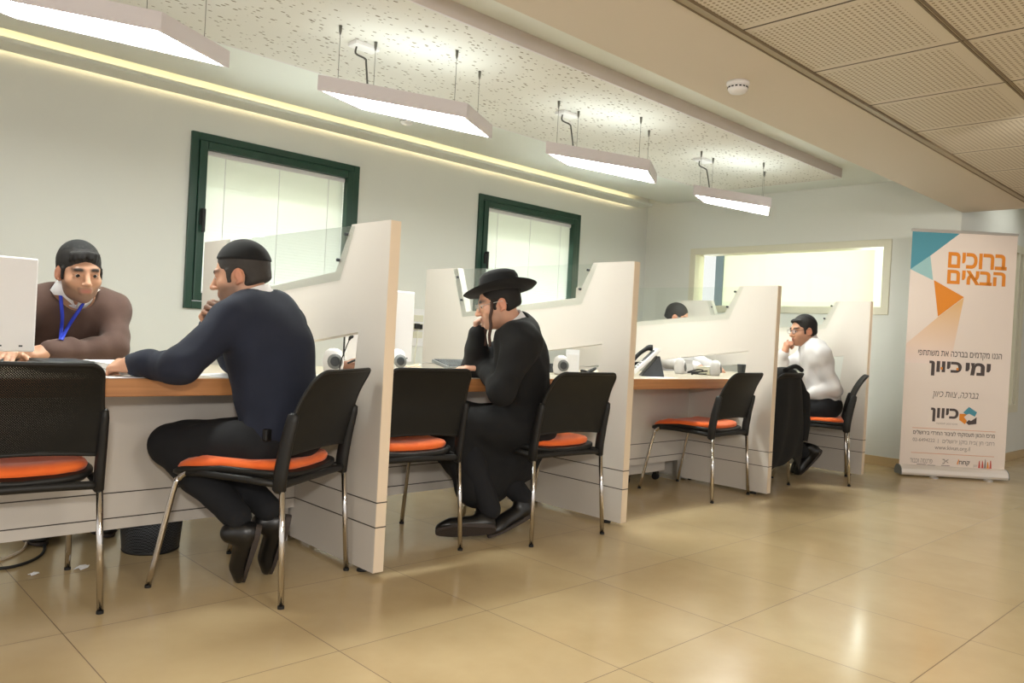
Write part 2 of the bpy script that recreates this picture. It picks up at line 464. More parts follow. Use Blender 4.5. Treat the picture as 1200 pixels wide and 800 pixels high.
# neighbouring room behind it
XB = F+2.3; M_room = mat('next_room_paint', srgb(236, 238, 222), .8)
bm = NB()
bb(bm, XB, XB+.1, 2.38, 5.84, 0, 2.6); bb(bm, F+.15, XB, YC+.16, 2.40, 0, 2.6); bb(bm, XB, XB+.1, 7.3, 8.2, 0, 2.6); bb(bm, XB-.25, XB, 2.40, 3.70, 0, 2.6)
bb(bm, XB, XB+.1, 5.84, 7.3, 0, .9)
bb(bm, F+.15, XB+.1, 8.1, 8.2, 0, 2.6); bb(bm, F+.15, XB+.1, 2.3, 8.2, 2.6, 2.7)
struct('wall_next_room', bm, M_room)
bm = NB(); M_bluef = mat('blue_grey_frame', srgb(96, 112, 126), .4)
for (a, b, c, d) in ((5.82, 5.93, .9, 2.6), (7.24, 7.3, .9, 2.6), (5.93, 7.24, .9, .96)): bb(bm, XB-.03, XB+.1, a, b, c, d)
w5 = struct('window_5', bm, M_bluef)

# ---- tall pane right of the banner
bm = NB(); x0, x1, z0, z1 = RW; t = .07
for (a, b, c, d) in ((x0-t, x0+.008, z0-t, z1+t), (x1-.008, x1+t, z0-t, z1+t), (x0, x1, z0-t, z0+.008), (x0, x1, z1-.008, z1+t), (x1-.16, x1-.11, z0, z1)): bb(bm, a, b, YC-.014, YC+.16, c, d)
w4 = struct('window_4', bm, M_frame, bevel=.004)
bm = NB(); bb(bm, x0, x1, YC+.06, YC+.066, z0, z1); mobj('pane', bm, M_pane, w4)

# ---- smoke detectors and socket
def detector(loc, label, g=None):
    t = thing('smoke_detector', label, 'smoke detector', loc)
    bm = NB(); lathe(bm, [(.0, 0), (.052, 0), (.052, -.012), (.046, -.018)], seg=28); mobj('base_ring', bm, M_white, t, smooth=True)
    bm = NB(); lathe(bm, [(.045, -.016), (.046, -.034), (.036, -.048), (.0, -.052)], seg=28); mobj('dome', bm, M_white, t, smooth=True)
    bm = NB()
    for k in range(16):
        a = 2*PI*k/16; R = Matrix.Rotation(a, 3, 'Z'); box(bm, R @ Vector((.0455, 0, -.027)), (.003, .011, .006), R)
    mobj('slot', bm, M_black, t)
detector((3.237, 1.96, ZS), 'round white smoke detector on the soffit beside the perforated ceiling tiles')
detector((3.36, 4.75, ZC), 'small white smoke detector on the white ceiling behind the second hanging lamp')

def socket(x, z):
    t = thing('wall_socket', 'white wall socket plate with plug on the wall beside the second workstation monitor', 'wall socket', (x, D, z))
    bm = NB(); bb(bm, -.075, .075, -.012, 0, -.16, .16); mobj('plate', bm, M_white, t, bevel=.004)
    bm = NB()
    for zz in (-.06, .01, .08): bb(bm, -.05, .05, -.016, -.011, zz-.028, zz+.028)
    mobj('outlet', bm, M_frame, t, bevel=.003)
    bm = NB(); bb(bm, -.045, -.005, -.05, -.015, -.01, .035); bb(bm, .01, .03, -.04, -.015, -.012, .03); mobj('plug', bm, M_black, t, bevel=.004)
    bm = NB(); tube(bm, smooth_path([(-.02, -.03, -.01), (-.03, -.05, -.1), (-.05, -.05, -.3), (-.02, -.03, -.6)], 6), .004, 6); mobj('lead', bm, M_frame, t)
socket(4.06, 1.0)

# ================================================================== HANGING LAMPS
LQ = [(0, 0), (.735, -.235), (1.105, -.022), (.305, .112)]
def lamp_thing(label, loc):
    t = thing('pendant_lamp', label, 'ceiling lamp', loc, group='skewed pendant lamps over the desks')
    H = .074
    def ins(f, q=LQ):
        cx = sum(a for a, b in q)/4; cy = sum(b for a, b in q)/4
        return [(cx+(a-cx)*f[0], cy+(b-cy)*f[1]) for a, b in q]
    bm = NB()
    inner = ins((.955, .93))
    o0 = [bm.verts.new((x, y, 0)) for x, y in LQ]; o1 = [bm.verts.new((x, y, H)) for x, y in LQ]
    i0 = [bm.verts.new((x, y, 0)) for x, y in inner]; i1 = [bm.verts.new((x, y, H)) for x, y in inner]
    for k in range(4):
        j = (k+1) % 4
        bm.faces.new((o0[k], o0[j], o1[j], o1[k])); bm.faces.new((i0[j], i0[k], i1[k], i1[j]))
        bm.faces.new((o0[j], o0[k], i0[k], i0[j])); bm.faces.new((o1[k], o1[j], i1[j], i1[k]))
    mobj('housing', bm, M_lampb, t)
    bm = NB(); prism_xy(bm, ins((.953, .926)), .004, .009); mobj('diffuser', bm, M_diff, t)
    bm = NB(); prism_xy(bm, ins((.953, .926)), H-.014, H-.009); mobj('ceiling_fill_panel', bm, M_upfill, t)  # added glowing panel that brightens the ceiling above
    top = ZI-loc[2]
    for (x, y) in ((.125, .03), (.70, -.17), (.99, -.02), (.36, .075)):
        bm = NB(); tube(bm, [(x, y, H-.004), (x, y, top)], .0014, 6); w = mobj('suspension_wire', bm, M_steel, t)
        bm = NB(); lathe(bm, [(0, 0), (.009, 0), (.007, -.03), (.003, -.045), (.0, -.045)], (x, y, top), 10); mobj('gripper', bm, M_steel, w, smooth=True)
    bm = NB(); bb(bm, .27, .42, .12, .20, top-.022, top); mobj('canopy', bm, M_white, t, bevel=.004)
    bm = NB(); tube(bm, smooth_path([(.30, .16, top-.02), (.295, .155, top-.06), (.33, .12, top-.085), (.325, .10, top-.12), (.32, .06, H-.004)], 5), .005, 8); mobj('power_cord', bm, M_cord, t)
    return t
lbl = ['frontmost skewed white pendant lamp, cut by the upper left picture edge', 'skewed white pendant lamp hanging above the window with the man in navy below', 'skewed white pendant lamp hanging before the second green framed window', 'farthest skewed white pendant lamp, hanging before the long interior window']
lamp0 = lamp_thing(lbl[1], (1.877, 3.395, 2.095))
for k, x in ((0, .358), (2, 3.412), (3, 4.98)): dup(lamp0, (x, {0: 3.46, 2: 3.36, 3: 3.34}[k], 2.095), 0, lbl[k])

# ================================================================== PARTITIONS AND DESKS
PX = {1: (1.755, 1.803), 2: (3.296, 3.344), 3: (4.841, 4.889), 4: (6.349, 6.397)}
PROF = [(2.55, .02), (2.55, 1.40), (2.83, 1.40), (2.94, 1.206), (3.89, 1.113), (4.0, 1.40), (4.33, 1.40), (4.33, .762), (4.16, .762), (2.74, .957), (2.76, .757), (4.33, .757), (4.33, .02)]
plab = {1: 'tall white partition panel right of the man in the navy sweater, nearest one', 2: 'tall white partition panel right of the man in the black hat', 3: 'tall white partition panel beside the empty chair facing the desk', 4: 'farthest tall white partition panel, behind the man in the white shirt'}
def partition():
    x1 = .048
    t = thing('partition_panel', plab[1], 'partition', (PX[1][0], 0, 0), group='white partition panels between desks')
    bm = NB(); prism_yz(bm, PROF, 0, x1); mobj('panel', bm, M_lam, t)
    bm = NB(); bb(bm, .001, x1-.001, 2.5475, 2.551, .021, 1.399); mobj('edge_band', bm, M_edge, t)
    for z in (.2954, .1983):
        bm = NB(); bb(bm, -.0008, x1+.0008, 2.5468, 4.331, z-.0022, z+.0022); mobj('groove', bm, M_groove, t)
    bm = NB(); prism_yz(bm, [(2.80, 1.392), (2.90, 1.17), (3.92, 1.08), (4.035, 1.392)], -.0075, -.0015); mobj('glass_screen', bm, M_glass, t)
    for (y, z) in ((2.861, 1.36), (2.915, 1.255), (3.935, 1.19), (3.985, 1.34)):
        bm = NB(); R = Matrix.Rotation(PI/2, 3, 'Y'); lathe(bm, [(0, -.012), (.007, -.012), (.007, .002), (0, .002)], (0, y, z), 12, R); mobj('screw', bm, M_dgrey, t)
    for y in (2.66, 4.2):
        bm = NB(); lathe(bm, [(0, 0), (.022, 0), (.022, .008), (.008, .014), (.008, .022), (0, .022)], (.024, y, 0), 14); mobj('levelling_foot', bm, M_rubber, t, smooth=True)
    return t
p1 = partition()
for k in (2, 3, 4): dup(p1, (PX[k][0], 0, 0), 0, plab[k])

DZ = .757
def desk(x0, x1, label):
    t = thing('desk', label, 'desk', ((x0+x1)/2, 3.2, 0), group='white desks with wood edge between the partitions'); w = (x1-x0)/2-.001
    bm = NB(); bb(bm, -w, w, -.315, .55, DZ-.028, DZ); mobj('worktop', bm, M_top, t, bevel=.002)
    bm = NB(); bb(bm, -w, w, -.327, -.315, DZ-.064, DZ-.001); mobj('edge_band', bm, M_wood, t, bevel=.003)
    bm = NB(); bb(bm, -w, w, -.312, -.25, DZ-.064, DZ-.029); mobj('front_rail', bm, M_wood, t)
    bm = NB(); bb(bm, -w, w, -.01, .012, .155, DZ-.029); mobj('modesty_panel', bm, M_lam, t)
    for z in (.2954, .1983):
        bm = NB(); bb(bm, -w, w, -.0107, -.009, z-.0022, z+.0022); mobj('groove', bm, M_groove, t)
    for s in (-1, 1):
        bm = NB(); bb(bm, s*(w-.03)-.02, s*(w-.03)+.02, .02, .06, .028, DZ-.029); bb(bm, s*(w-.03)-.02, s*(w-.03)+.02, .014, .5, .0, .03); mobj('support_leg', bm, M_alu, t)
    return t
desk(.26, 1.755, 'nearest white desk with wood front edge, in front of the brown sweater man')
desk(1.803, 3.296, 'white desk with wood front edge where the man in the black hat leans')
desk(3.344, 4.841, 'white desk with wood front edge holding an office phone, before the empty chair')
desk(4.889, 6.349, 'farthest white desk, between the last two partitions, before the white shirt man')

# ================================================================== VISITOR CHAIRS
def sup(n, a, b, e=3.2):
    return [(a*math.copysign(abs(math.cos(t))**(2/e), math.cos(t)), b*math.copysign(abs(math.sin(t))**(2/e), math.sin(t))) for t in [2*PI*k/n for k in range(n)]]
def back_y(z): # lean of the backrest
    if z < .62: return -.222-.05*((z-.43)/.19)
    q = (z-.62)/.195; return -.272-.02*q-.06*q*q-.012*q
def back_w(z): return .219+.005*min(1, max(0, (z-.46)/.16)) if z < .62 else .224-.026*((z-.62)/.195)
def back_pt(u, z, off=0.0):
    w = back_w(z); return Vector((u*w, back_y(z)+.014*u*u - off, z))
def seat_z(x, y): return .455+.016*(y/.22)*(1 if y < 0 else .6)*-1*(-1 if y < 0 else 1)*.6 - .012*(x/.21)**2*-1
def make_chair(label):
    t = thing('visitor_chair', label, 'chair', group='orange seated black visitor chairs')
    # seat cushion
    bm = NB(); rings = []
    for (s, dz) in ((1.0, -.018), (1.02, -.004), (.99, .008), (.9, .018), (.7, .023), (.4, .024), (.05, .024)):
        ring = []
        for (x, y) in sup(36, .213*s, .226*s, 4.6):
            z = .452+dz + .02*(abs(x)/.218)**2*(1 if y < .1 else .3) - (.022*max(0, (y-.1)/.12)**2) + .012*max(0, (-y-.08)/.14)
            ring.append(bm.verts.new((x, y+.012, z)))
        rings.append(ring)
    for a, b in zip(rings, rings[1:]):
        for k in range(36): bm.faces.new((a[k], a[(k+1) % 36], b[(k+1) % 36], b[k]))
    bm.faces.new(rings[0][::-1]); bm.faces.new(rings[-1])
    mobj('seat', bm, M_orange, t, smooth=True)
    # shell under the cushion
    bm = NB(); rings = []
    for (s, z) in ((.80, .405), (.95, .412), (1.03, .428), (1.03, .440), (.98, .444)):
        rings.append([bm.verts.new((x, y+.005, z+.02*(abs(x)/.228)**2*(1 if y < .1 else .3) - .02*max(0, (y-.1)/.12)**2)) for x, y in sup(36, .222*s, .240*s, 5)])
    for a, b in zip(rings, rings[1:]):
        for k in range(36): bm.faces.new((a[k], a[(k+1) % 36], b[(k+1) % 36], b[k]))
    bm.faces.new(rings[0][::-1]); bm.faces.new(rings[-1])
    tube(bm, smooth_path([(-.222, -.235, .415), (-.12, -.238, .418), (0, -.240, .419), (.12, -.238, .418), (.222, -.235, .415)], 4), .014, 10)
    for s in (-1, 1): tube(bm, [(s*.222, -.235, .418), (s*.226, -.10, .425), (s*.222, .08, .428), (s*.208, .17, .42)], .013, 10)
    mobj('seat_shell', bm, M_black, t, smooth=True)
    # backrest: two perforated skins 3.5 mm apart with a solid rim
    ZB, ZT = .515, .815; r = .04; zs = list(np.linspace(ZB, ZT-r, 16))+[ZT-r+r*math.sin(a) for a in np.linspace(.2, PI/2, 7)]
    def lim(z):
        if z <= ZT-r: return 1.0
        w = back_w(z); return (w-r+math.sqrt(max(0, r*r-(z-ZT+r)**2)))/w
    bm = NB(); uvl = bm.loops.layers.uv.new('uv'); nu = 17
    for off in (0, .011):
        g = [[bm.verts.new(back_pt((2*i/(nu-1)-1)*lim(z), z+(.014*(1-(2*i/(nu-1)-1)**2) if j == 0 else 0), off)) for i in range(nu)] for j, z in enumerate(zs)]
        for j in range(len(zs)-1):
            for i in range(nu-1):
                q = (g[j][i], g[j][i+1], g[j+1][i+1], g[j+1][i])
                f = bm.faces.new(q if off == 0 else q[::-1])
                for l in f.loops: l[uvl].uv = (l.vert.co.x+1, l.vert.co.z)
    mobj('backrest', bm, M_mesh, t, smooth=True)
    pts = [back_pt(-1, z) for z in zs] + [back_pt(u*lim(ZT), ZT) for u in np.linspace(-.8, .8, 7)] + [back_pt(1, z) for z in zs[::-1]] + [back_pt(u, ZB+.014*(1-u*u)) for u in np.linspace(.9, -.9, 9)]
    pts = [back_pt(-1*lim(z), z) for z in zs] + [back_pt(u*lim(ZT), ZT) for u in np.linspace(-.8, .8, 7)] + [back_pt(lim(z), z) for z in zs[::-1]] + [back_pt(u, ZB+.014*(1-u*u)) for u in np.linspace(.9, -.9, 9)]
    pts = [p-Vector((0, .0055, 0)) for p in pts]; pts.append(pts[0])
    bm = NB(); tube(bm, pts, .0075, 8, cap=False); mobj('back_frame', bm, M_black, t, smooth=True)
    for s in (-1, 1):
        # upright sleeve
        bm = NB(); P = [Vector((s*.223, -.228, .392)), Vector((s*.225, -.230, .40)), Vector((s*.226, -.236, .46)), Vector((s*.226, -.250, .55)), Vector((s*.225, -.268, .64)), Vector((s*.224, -.272, .662)), Vector((s*.224, -.273, .668))]
        tube(bm, P, [.012, .017, .017, .0165, .015, .013, .008], 12)
        for v in bm.verts: v.co.y += (v.co.y - (-.228-.045*max(0, (v.co.z-.40)/.26)))*.55
        mobj('upright', bm, M_black, t, smooth=True)
        # rear leg and front leg (both chrome tube)
        for (pts, nm) in (([(s*.24, -.27, .006), (s*.226, -.243, .42)], 'leg'), (smooth_path([(s*.24, .27, .006), (s*.222, .195, .36), (s*.217, .178, .40), (s*.213, .15, .425)], 5), 'leg')):
            bm = NB(); tube(bm, pts, .0105, 10); lg = mobj(nm, bm, M_chrome, t, smooth=True)
            q = Vector(pts[0]); bm = NB(); lathe(bm, [(0, -.006), (.0115, -.006), (.0115, .004), (0, .004)], q, 12); mobj('rubber_foot', bm, M_rubber, lg, smooth=False)
    return t
CHAIRS = [  # x, y, facing degrees, label
 ('black mesh backed chair with orange seat at the left picture edge, empty', .61, 3.025, 85.6),
 ('chair with orange seat that the man in the navy sweater sits on', 1.383, 2.804, 121.1),
 ('empty orange seated chair half hidden behind the nearest partition panel', 2.095, 2.966, 83.2),
 ('chair with orange seat that the man in the black hat sits on', 2.876, 2.793, 86.7),
 ('empty orange seated chair turned to the desk with the office phone', 4.541, 2.915, 93.0),
 ('chair with orange seat that the man in the white shirt sits on', 5.926, 2.769, 115.8),
 ('chair with a black coat hung over its back beside the third partition panel', 5.168, 2.941, 95.0)]
c0 = make_chair(CHAIRS[0][0])
for i, (lb, x, y, a) in enumerate(CHAIRS):
    if i == 0: c0.location = (x, y, 0); c0.rotation_euler = (0, 0, math.radians(a-90))
    else:
        r = dup(c0, (x, y, 0), math.radians(a-90), lb)
        for ch in r.children:
            if ch.name.startswith('backrest'): ch.material_slots[0].link = 'OBJECT'; ch.material_slots[0].material = M_back

# ---- coat over the last chair
def coat():
    x, y, a = 5.168, 2.941, math.radians(95.0-90)
    t = thing('coat', 'black coat hung over a chair back beside the white shirt man', 'coat', (x, y, 0), a)
    bm = NB(); secs = []
    # cross sections from the front hem over the top to the long rear hem
    path = []
    for k in range(9): path.append((-.19-.035*(k/8), .50+.30*k/8, 0))
    for k in range(1, 8):
        b = PI*k/8; path.append((-.29-.07*-math.cos(b)*-1 if False else -.285+.065*math.cos(b), .815+.045*math.sin(b), 0))
    for k in range(15): path.append((-.352-.03*math.sin(k/14*PI), .80-.60*k/14, 0))
    nx = 25
    G = []
    for j, (py, pz, _) in enumerate(path):
        row = []
        for i in range(nx):
            u = 2*i/(nx-1)-1
            wd = .245 + (.035*max(0, (.8-pz)/.6))
            drop = .085*abs(u)**2.6
            fold = .008*math.sin(u*6.5+j*.22+1.0)*min(1, max(0, (.85-pz)/.3))
            yy = py + fold*(1 if py > -.28 else -1) + .05*abs(u)**4*(1 if py < -.28 else -1)*.6
            row.append(bm.verts.new((u*wd, yy, pz-drop + (.02*math.sin(u*5) if j in (0, len(path)-1) else 0))))
        G.append(row)
    for j in range(len(G)-1):
        for i in range(nx-1): bm.faces.new((G[j][i], G[j][i+1], G[j+1][i+1], G[j+1][i]))
    o = mobj('coat_body', bm, M_coat, t, smooth=True)
    so = o.modifiers.new('thick', 'SOLIDIFY'); so.thickness = .012; so.offset = 1
    ss = o.modifiers.new('sub', 'SUBSURF'); ss.levels = 1; ss.render_levels = 1
    bm = NB(); tube(bm, smooth_path([(.18, -.30, .80), (.27, -.33, .66), (.285, -.335, .48), (.27, -.33, .33)], 6), [.03]*6+[.045]*6+[.05]*6+[.048], 14); mobj('sleeve', bm, M_coat, t, smooth=True)
    bm = NB(); tube(bm, smooth_path([(-.15, -.355, .84), (0, -.365, .868), (.15, -.355, .84)], 6), .016, 8); mobj('collar', bm, M_coat, t, smooth=True)
coat()
# ================================================================== ROLL-UP BANNER
def banner():
    p0 = Vector((6.819, 2.44, 0)); p1_ = Vector((7.44, 1.826, 0)); W = (p1_-p0).length; c = (p0+p1_)/2
    t = thing('rollup_banner', 'tall roll-up banner with teal and orange shapes and Hebrew lettering at the wall corner', 'banner', c, math.atan2(p1_.y-p0.y, p1_.x-p0.x))
    H0, H1 = .085, 2.035; HH = H1-0.0
    bm = NB(); bb(bm, -W/2+.006, W/2-.006, -.0008, .0008, H0-.02, H1-.012); M_b = mat('banner_film', srgb(228, 214, 204), .45); mobj('banner_film', bm, M_b, t)
    # cassette with rounded section
    pr = [(.055, .012), (.06, .03), (.052, .062), (.03, .084), (0, .092), (-.03, .084), (-.052, .062), (-.06, .03), (-.055, .012)]
    bm = NB(); prism_yz(bm, pr, -W/2, W/2); mobj('cassette', bm, mat('cassette_white', srgb(226, 218, 210), .35, metal=.25), t, smooth=False, bevel=.003)
    for s in (-1, 1):
        bm = NB(); prism_yz(bm, [(y*1.04, z*1.02) for y, z in pr], s*W/2-.003, s*W/2+.003); mobj('end_cap', bm, M_grey, t)
    for x in (-.18, .26):
        bm = NB(); lathe(bm, [(0, 0), (.034, 0), (.034, .006), (.02, .012), (0, .012)], (x, -.075, 0), 18); mobj('foot', bm, M_alu, t)
    bm = NB(); bb(bm, -W/2, W/2, -.010, .010, H1-.022, H1); mobj('top_rail', bm, M_alu, t, bevel=.003)
    bm = NB(); tube(bm, [(0, .03, .08), (0, .03, H1-.03)], .008, 10); bb(bm, -.012, .012, .0, .03, H1-.045, H1-.02); mobj('pole', bm, M_alu, t)
    HV = 2.03
    def P(u, v): return (-W/2+u*W, H1-v*HV)
    def poly(name, pts, m, y=-.0016):
        bm = NB(); vs = [bm.verts.new((P(u, v)[0], y, P(u, v)[1])) for u, v in pts]; f = bm.faces.new(vs); bm.normal_update()
        if f.normal.y > 0: f.normal_flip()
        mobj(name, bm, m, t)
    mt = mat('print_teal', srgb(72, 142, 160), .5); ml = mat('print_light_teal', srgb(150, 190, 192), .5)
    mo = mat('print_orange', srgb(222, 134, 26), .5); md = mat('print_dark', srgb(72, 60, 58), .5); mr = mat('print_red', srgb(196, 84, 74), .5); mg = mat('print_line', srgb(214, 160, 130), .5); mgr = mat('print_grey', srgb(140, 128, 122), .5)
    mf = mat('print_tan_fade', srgb(226, 190, 150), .5); n = NT(mf); tc = n.n('ShaderNodeTexCoord'); sp = n.n('ShaderNodeSeparateXYZ'); n.link(tc.outputs['Object'], sp.inputs[0])
    mr_ = n.n('ShaderNodeMapRange'); mr_.inputs[1].default_value = P(0, .30)[1]; mr_.inputs[2].default_value = P(0, .545)[1]; n.link(sp.outputs[2], mr_.inputs[0])
    n.link(n.mix(mr_.outputs[0], srgb(222, 180, 128), srgb(232, 214, 206)), n.b.inputs['Base Color'])
    poly('teal_shape', [(.008, .012), (.45, .012), (.188, .107), (.008, .166)], mt)
    poly('light_teal_shape', [(.186, .106), (.225, .206), (.008, .166)], ml)
    poly('orange_shape', [(.233, .205), (.523, .268), (.29, .352)], mo)
    poly('tan_shape', [(.523, .27), (.43, .545), (.008, .545), (.008, .468), (.292, .353)], mf)
    def text(name, s, u0, u1, v0, v1, m, bold=0.0, rtl=True, shear=0.0):
        cu = bpy.data.curves.new(name, 'FONT'); cu.body = s[::-1] if rtl else s; cu.shear = shear
        ob = bpy.data.objects.new(name, cu); COL.objects.link(ob); dg = bpy.context.evaluated_depsgraph_get()
        src = ob.evaluated_get(dg).to_curve(dg); S = []
        for sp_ in src.splines:
            b = [(p_.co[:], p_.handle_left[:], p_.handle_right[:]) for p_ in sp_.bezier_points]
            if len(b) < 2: continue
            poly_ = [q for p_ in b for q in (p_[1], p_[0], p_[2])]
            A = sum(p_[0]*q_[1]-q_[0]*p_[1] for p_, q_ in zip(poly_, poly_[1:]+poly_[:1]))/2
            S.append((A, b, poly_))
        def inside(pt, pl):
            c_ = False
            for a_, b_ in zip(pl, pl[1:]+pl[:1]):
                if (a_[1] > pt[1]) != (b_[1] > pt[1]) and pt[0] < (b_[0]-a_[0])*(pt[1]-a_[1])/(b_[1]-a_[1])+a_[0]: c_ = not c_
            return c_
        holes = [q for q in S if any(o_ is not q and o_[0]*q[0] < 0 and abs(o_[0]) > abs(q[0]) and inside(q[2][1], o_[2]) for o_ in S)]; outer = [q for q in S if not any(q is h_ for h_ in holes)]
        V_, F_ = [], []
        for o_ in outer:       # every stroke is filled by itself so that crossing strokes stay solid
            c2 = bpy.data.curves.new('stroke', 'CURVE'); c2.dimensions = '2D'; c2.fill_mode = 'BOTH'; c2.offset = bold; c2.resolution_u = 4
            for q in [o_]+[h_ for h_ in holes if inside(h_[2][1], o_[2])]:
                ns = c2.splines.new('BEZIER'); ns.bezier_points.add(len(q[1])-1); ns.use_cyclic_u = True
                for bp_, d_ in zip(ns.bezier_points, q[1]): bp_.handle_left_type = bp_.handle_right_type = 'FREE'; bp_.co, bp_.handle_left, bp_.handle_right = d_
            o2 = bpy.data.objects.new('stroke', c2); COL.objects.link(o2)
            m2 = bpy.data.meshes.new_from_object(o2.evaluated_get(bpy.context.evaluated_depsgraph_get())); n0 = len(V_)
            V_ += [v.co[:] for v in m2.vertices]; F_ += [tuple(i_+n0 for i_ in p_.vertices) for p_ in m2.polygons]
            bpy.data.objects.remove(o2); bpy.data.curves.remove(c2); bpy.data.meshes.remove(m2)
        me = bpy.data.meshes.new(name); me.from_pydata(V_, [], F_); ob.to_curve_clear()
        bpy.data.objects.remove(ob); bpy.data.curves.remove(cu)
        co = np.array([v.co[:] for v in me.vertices]); 
        if not len(co): return
        mn, mx = co.min(0), co.max(0); sx = (u1-u0)*W/(mx[0]-mn[0]); sz = (v1-v0)*HV/(mx[1]-mn[1])
        for v in me.vertices: v.co = (P(u0, 0)[0]+(v.co.x-mn[0])*sx, -.0018, P(0, v1)[1]+(v.co.y-mn[1])*sz)
        me.name = name; me.materials.clear(); me.materials.append(m)
        o = bpy.data.objects.new(name, me); link(o, t)
    text('headline_lettering', 'ברוכים', .355, .905, .088, .152, mo, .034)
    text('headline_lettering', 'הבאים', .355, .90, .16, .217, mo, .034)
    text('greeting_lettering', 'הננו מקדמים בברכה את משתתפי', .124, .908, .490, .520, md, .008)
    text('title_lettering', 'כיוון', .235, .54, .532, .592, md, .04); text('title_lettering', 'ימי', .576, .81, .532, .583, md, .04)
    text('handwriting', 'בברכה, צוות כיוון', .285, .71, .655, .686, md, -.004, shear=.25)
    text('logo_lettering', 'כיוון', .275, .535, .722, .778, md, .036)
    for u_ in (.500, .352): poly('title_dot', [(u_-.010, .556), (u_+.010, .556), (u_+.010, .566), (u_-.010, .566)], mo, -.0021)
    # emblem of three wedges around a hexagon
    cx, cz = .625, .748; aspect = HV/W
    def em(pts): return [(cx+a*.085, cz+b*.085/aspect*1.0) for a, b in pts]
    poly('emblem_wedge', em([(-.55, -.35), (.05, -1.0), (.95, -.45), (.75, .05), (.1, -.25), (-.2, -.1)]), mt, -.0019)
    poly('emblem_wedge', em([(-.95, -.2), (-.05, -.2), (-.45, .15), (-.1, .55), (-.3, .95), (-.95, .5)]), mo, -.0019)
    poly('emblem_wedge', em([(.95, .1), (.95, .85), (.1, 1.0), (-.2, .75), (.1, .45), (.35, .55)]), md, -.0019)
    text('small_lettering', 'מרכז הכוון תעסוקתי', .33, .53, .782, .790, mgr, 0)
    for v in (.806, .907): poly('rule_line', [(.11, v), (.89, v), (.89, v+.0025), (.11, v+.0025)], mg)
    text('address_lettering', 'מרכז הכוון תעסוקתי לציבור החרדי בירושלים', .12, .885, .815, .838, md, .010)
    text('address_lettering', 'רחבי חן (בית בזק) ירושלים', .40, .885, .846, .869, mgr, .0)
    text('phone_lettering', '02-6494222  |', .12, .36, .848, .866, mgr, .0, False)
    text('web_lettering', 'www.kivun.org.il', .33, .66, .874, .896, mgr, .0, False)
    text('sponsor_lettering', 'פרנסה וכבוד', .105, .315, .932, .949, mgr, .0); poly('sponsor_mark', [(.27, .955), (.345, .955), (.345, .960), (.27, .960)], mgr); poly('sponsor_mark', [(.17, .953), (.26, .953), (.26, .956), (.17, .956)], mgr)
    text('sponsor_lettering', 'כ<', .41, .465, .928, .948, mgr, .01, False); poly('sponsor_mark', [(.40, .953), (.48, .953), (.48, .956), (.40, .956)], mgr)
    text('sponsor_lettering', 'קחח', .565, .665, .932, .952, md, .02); poly('sponsor_mark', [(.545, .945), (.56, .925), (.566, .93), (.553, .95)], mo)
    for i, (a, m) in enumerate(((.745, mr), (.775, mr), (.80, mgr), (.825, mo), (.85, mr))):
        poly('sponsor_mark', [(a, .957), (a+.006, .93-.006*(i % 3)), (a+.014, .925+.007*(i % 2)), (a+.022, .957)], m)
    text('sponsor_lettering', 'מכון', .70, .735, .945, .957, mgr, 0)
banner()

# ================================================================== DESK THINGS
TZ = DZ+.0006
def monitor(x, y, rz, w, h, z0, label):
    t = thing('monitor', label, 'monitor', (x, y, TZ), rz); zb = z0-TZ
    bm = NB(); bb(bm, -w/2, w/2, -.030, -.004, zb, zb+h); mobj('back_cover', bm, M_white, t, bevel=.006)
    bm = NB(); bb(bm, -w/2, w/2, -.004, .012, zb, zb+h); mobj('bezel', bm, M_black, t, bevel=.002)
    bm = NB(); bb(bm, -w/2+.015, w/2-.015, .011, .013, zb+.018, zb+h-.015); mobj('screen', bm, mat('dark_screen', srgb(40, 48, 60), .15), t)
    bm = NB(); bb(bm, -.03, .03, -.05, -.025, .006, zb+h*.45); mobj('neck', bm, M_dgrey, t, bevel=.004)
    bm = NB(); lathe(bm, [(0, 0), (.10, 0), (.10, .006), (.03, .012), (0, .012)], (0, -.01, 0), 28); mobj('stand_base', bm, M_dgrey, t, smooth=False)
    bm = NB()
    for q in (.55, .8): bb(bm, w/2*q, w/2*q+.012, -.0312, -.0295, zb+.018, zb+.024)
    mobj('screw_cap', bm, M_dgrey, t)
    return t
monitor(.47, 3.34, math.radians(3), .53, .345, .82, 'white backed monitor at the left picture edge on the nearest desk')
monitor(2.40, 3.55, math.radians(-4), .40, .385, .80, 'white backed monitor half hidden behind the nearest partition, on the hat man\'s desk')

def keyboard(x, y, rz, label, tilt=.1, m=None, key=None):
    t = thing('keyboard', label, 'keyboard', (x, y, TZ), rz); R = Matrix.Rotation(tilt, 3, 'X')
    bm = NB(); box(bm, R @ Vector((0, .075, .014)), (.44, .15, .02), R); mobj('base', bm, m or M_dgrey, t, bevel=.004)
    bm = NB()
    for j in range(5):
        for i in range(20): box(bm, R @ Vector((-.2+.021*i, .02+.027*j, .0265)), (.017, .022, .006), R)
    mobj('keys', bm, key or M_black, t)
    return t
kb2 = keyboard(3.06, 3.50, math.radians(3), 'grey keyboard leaning up before the hat man\'s raised arm', .22, M_grey, mat('grey_key', srgb(90, 94, 96), .5))

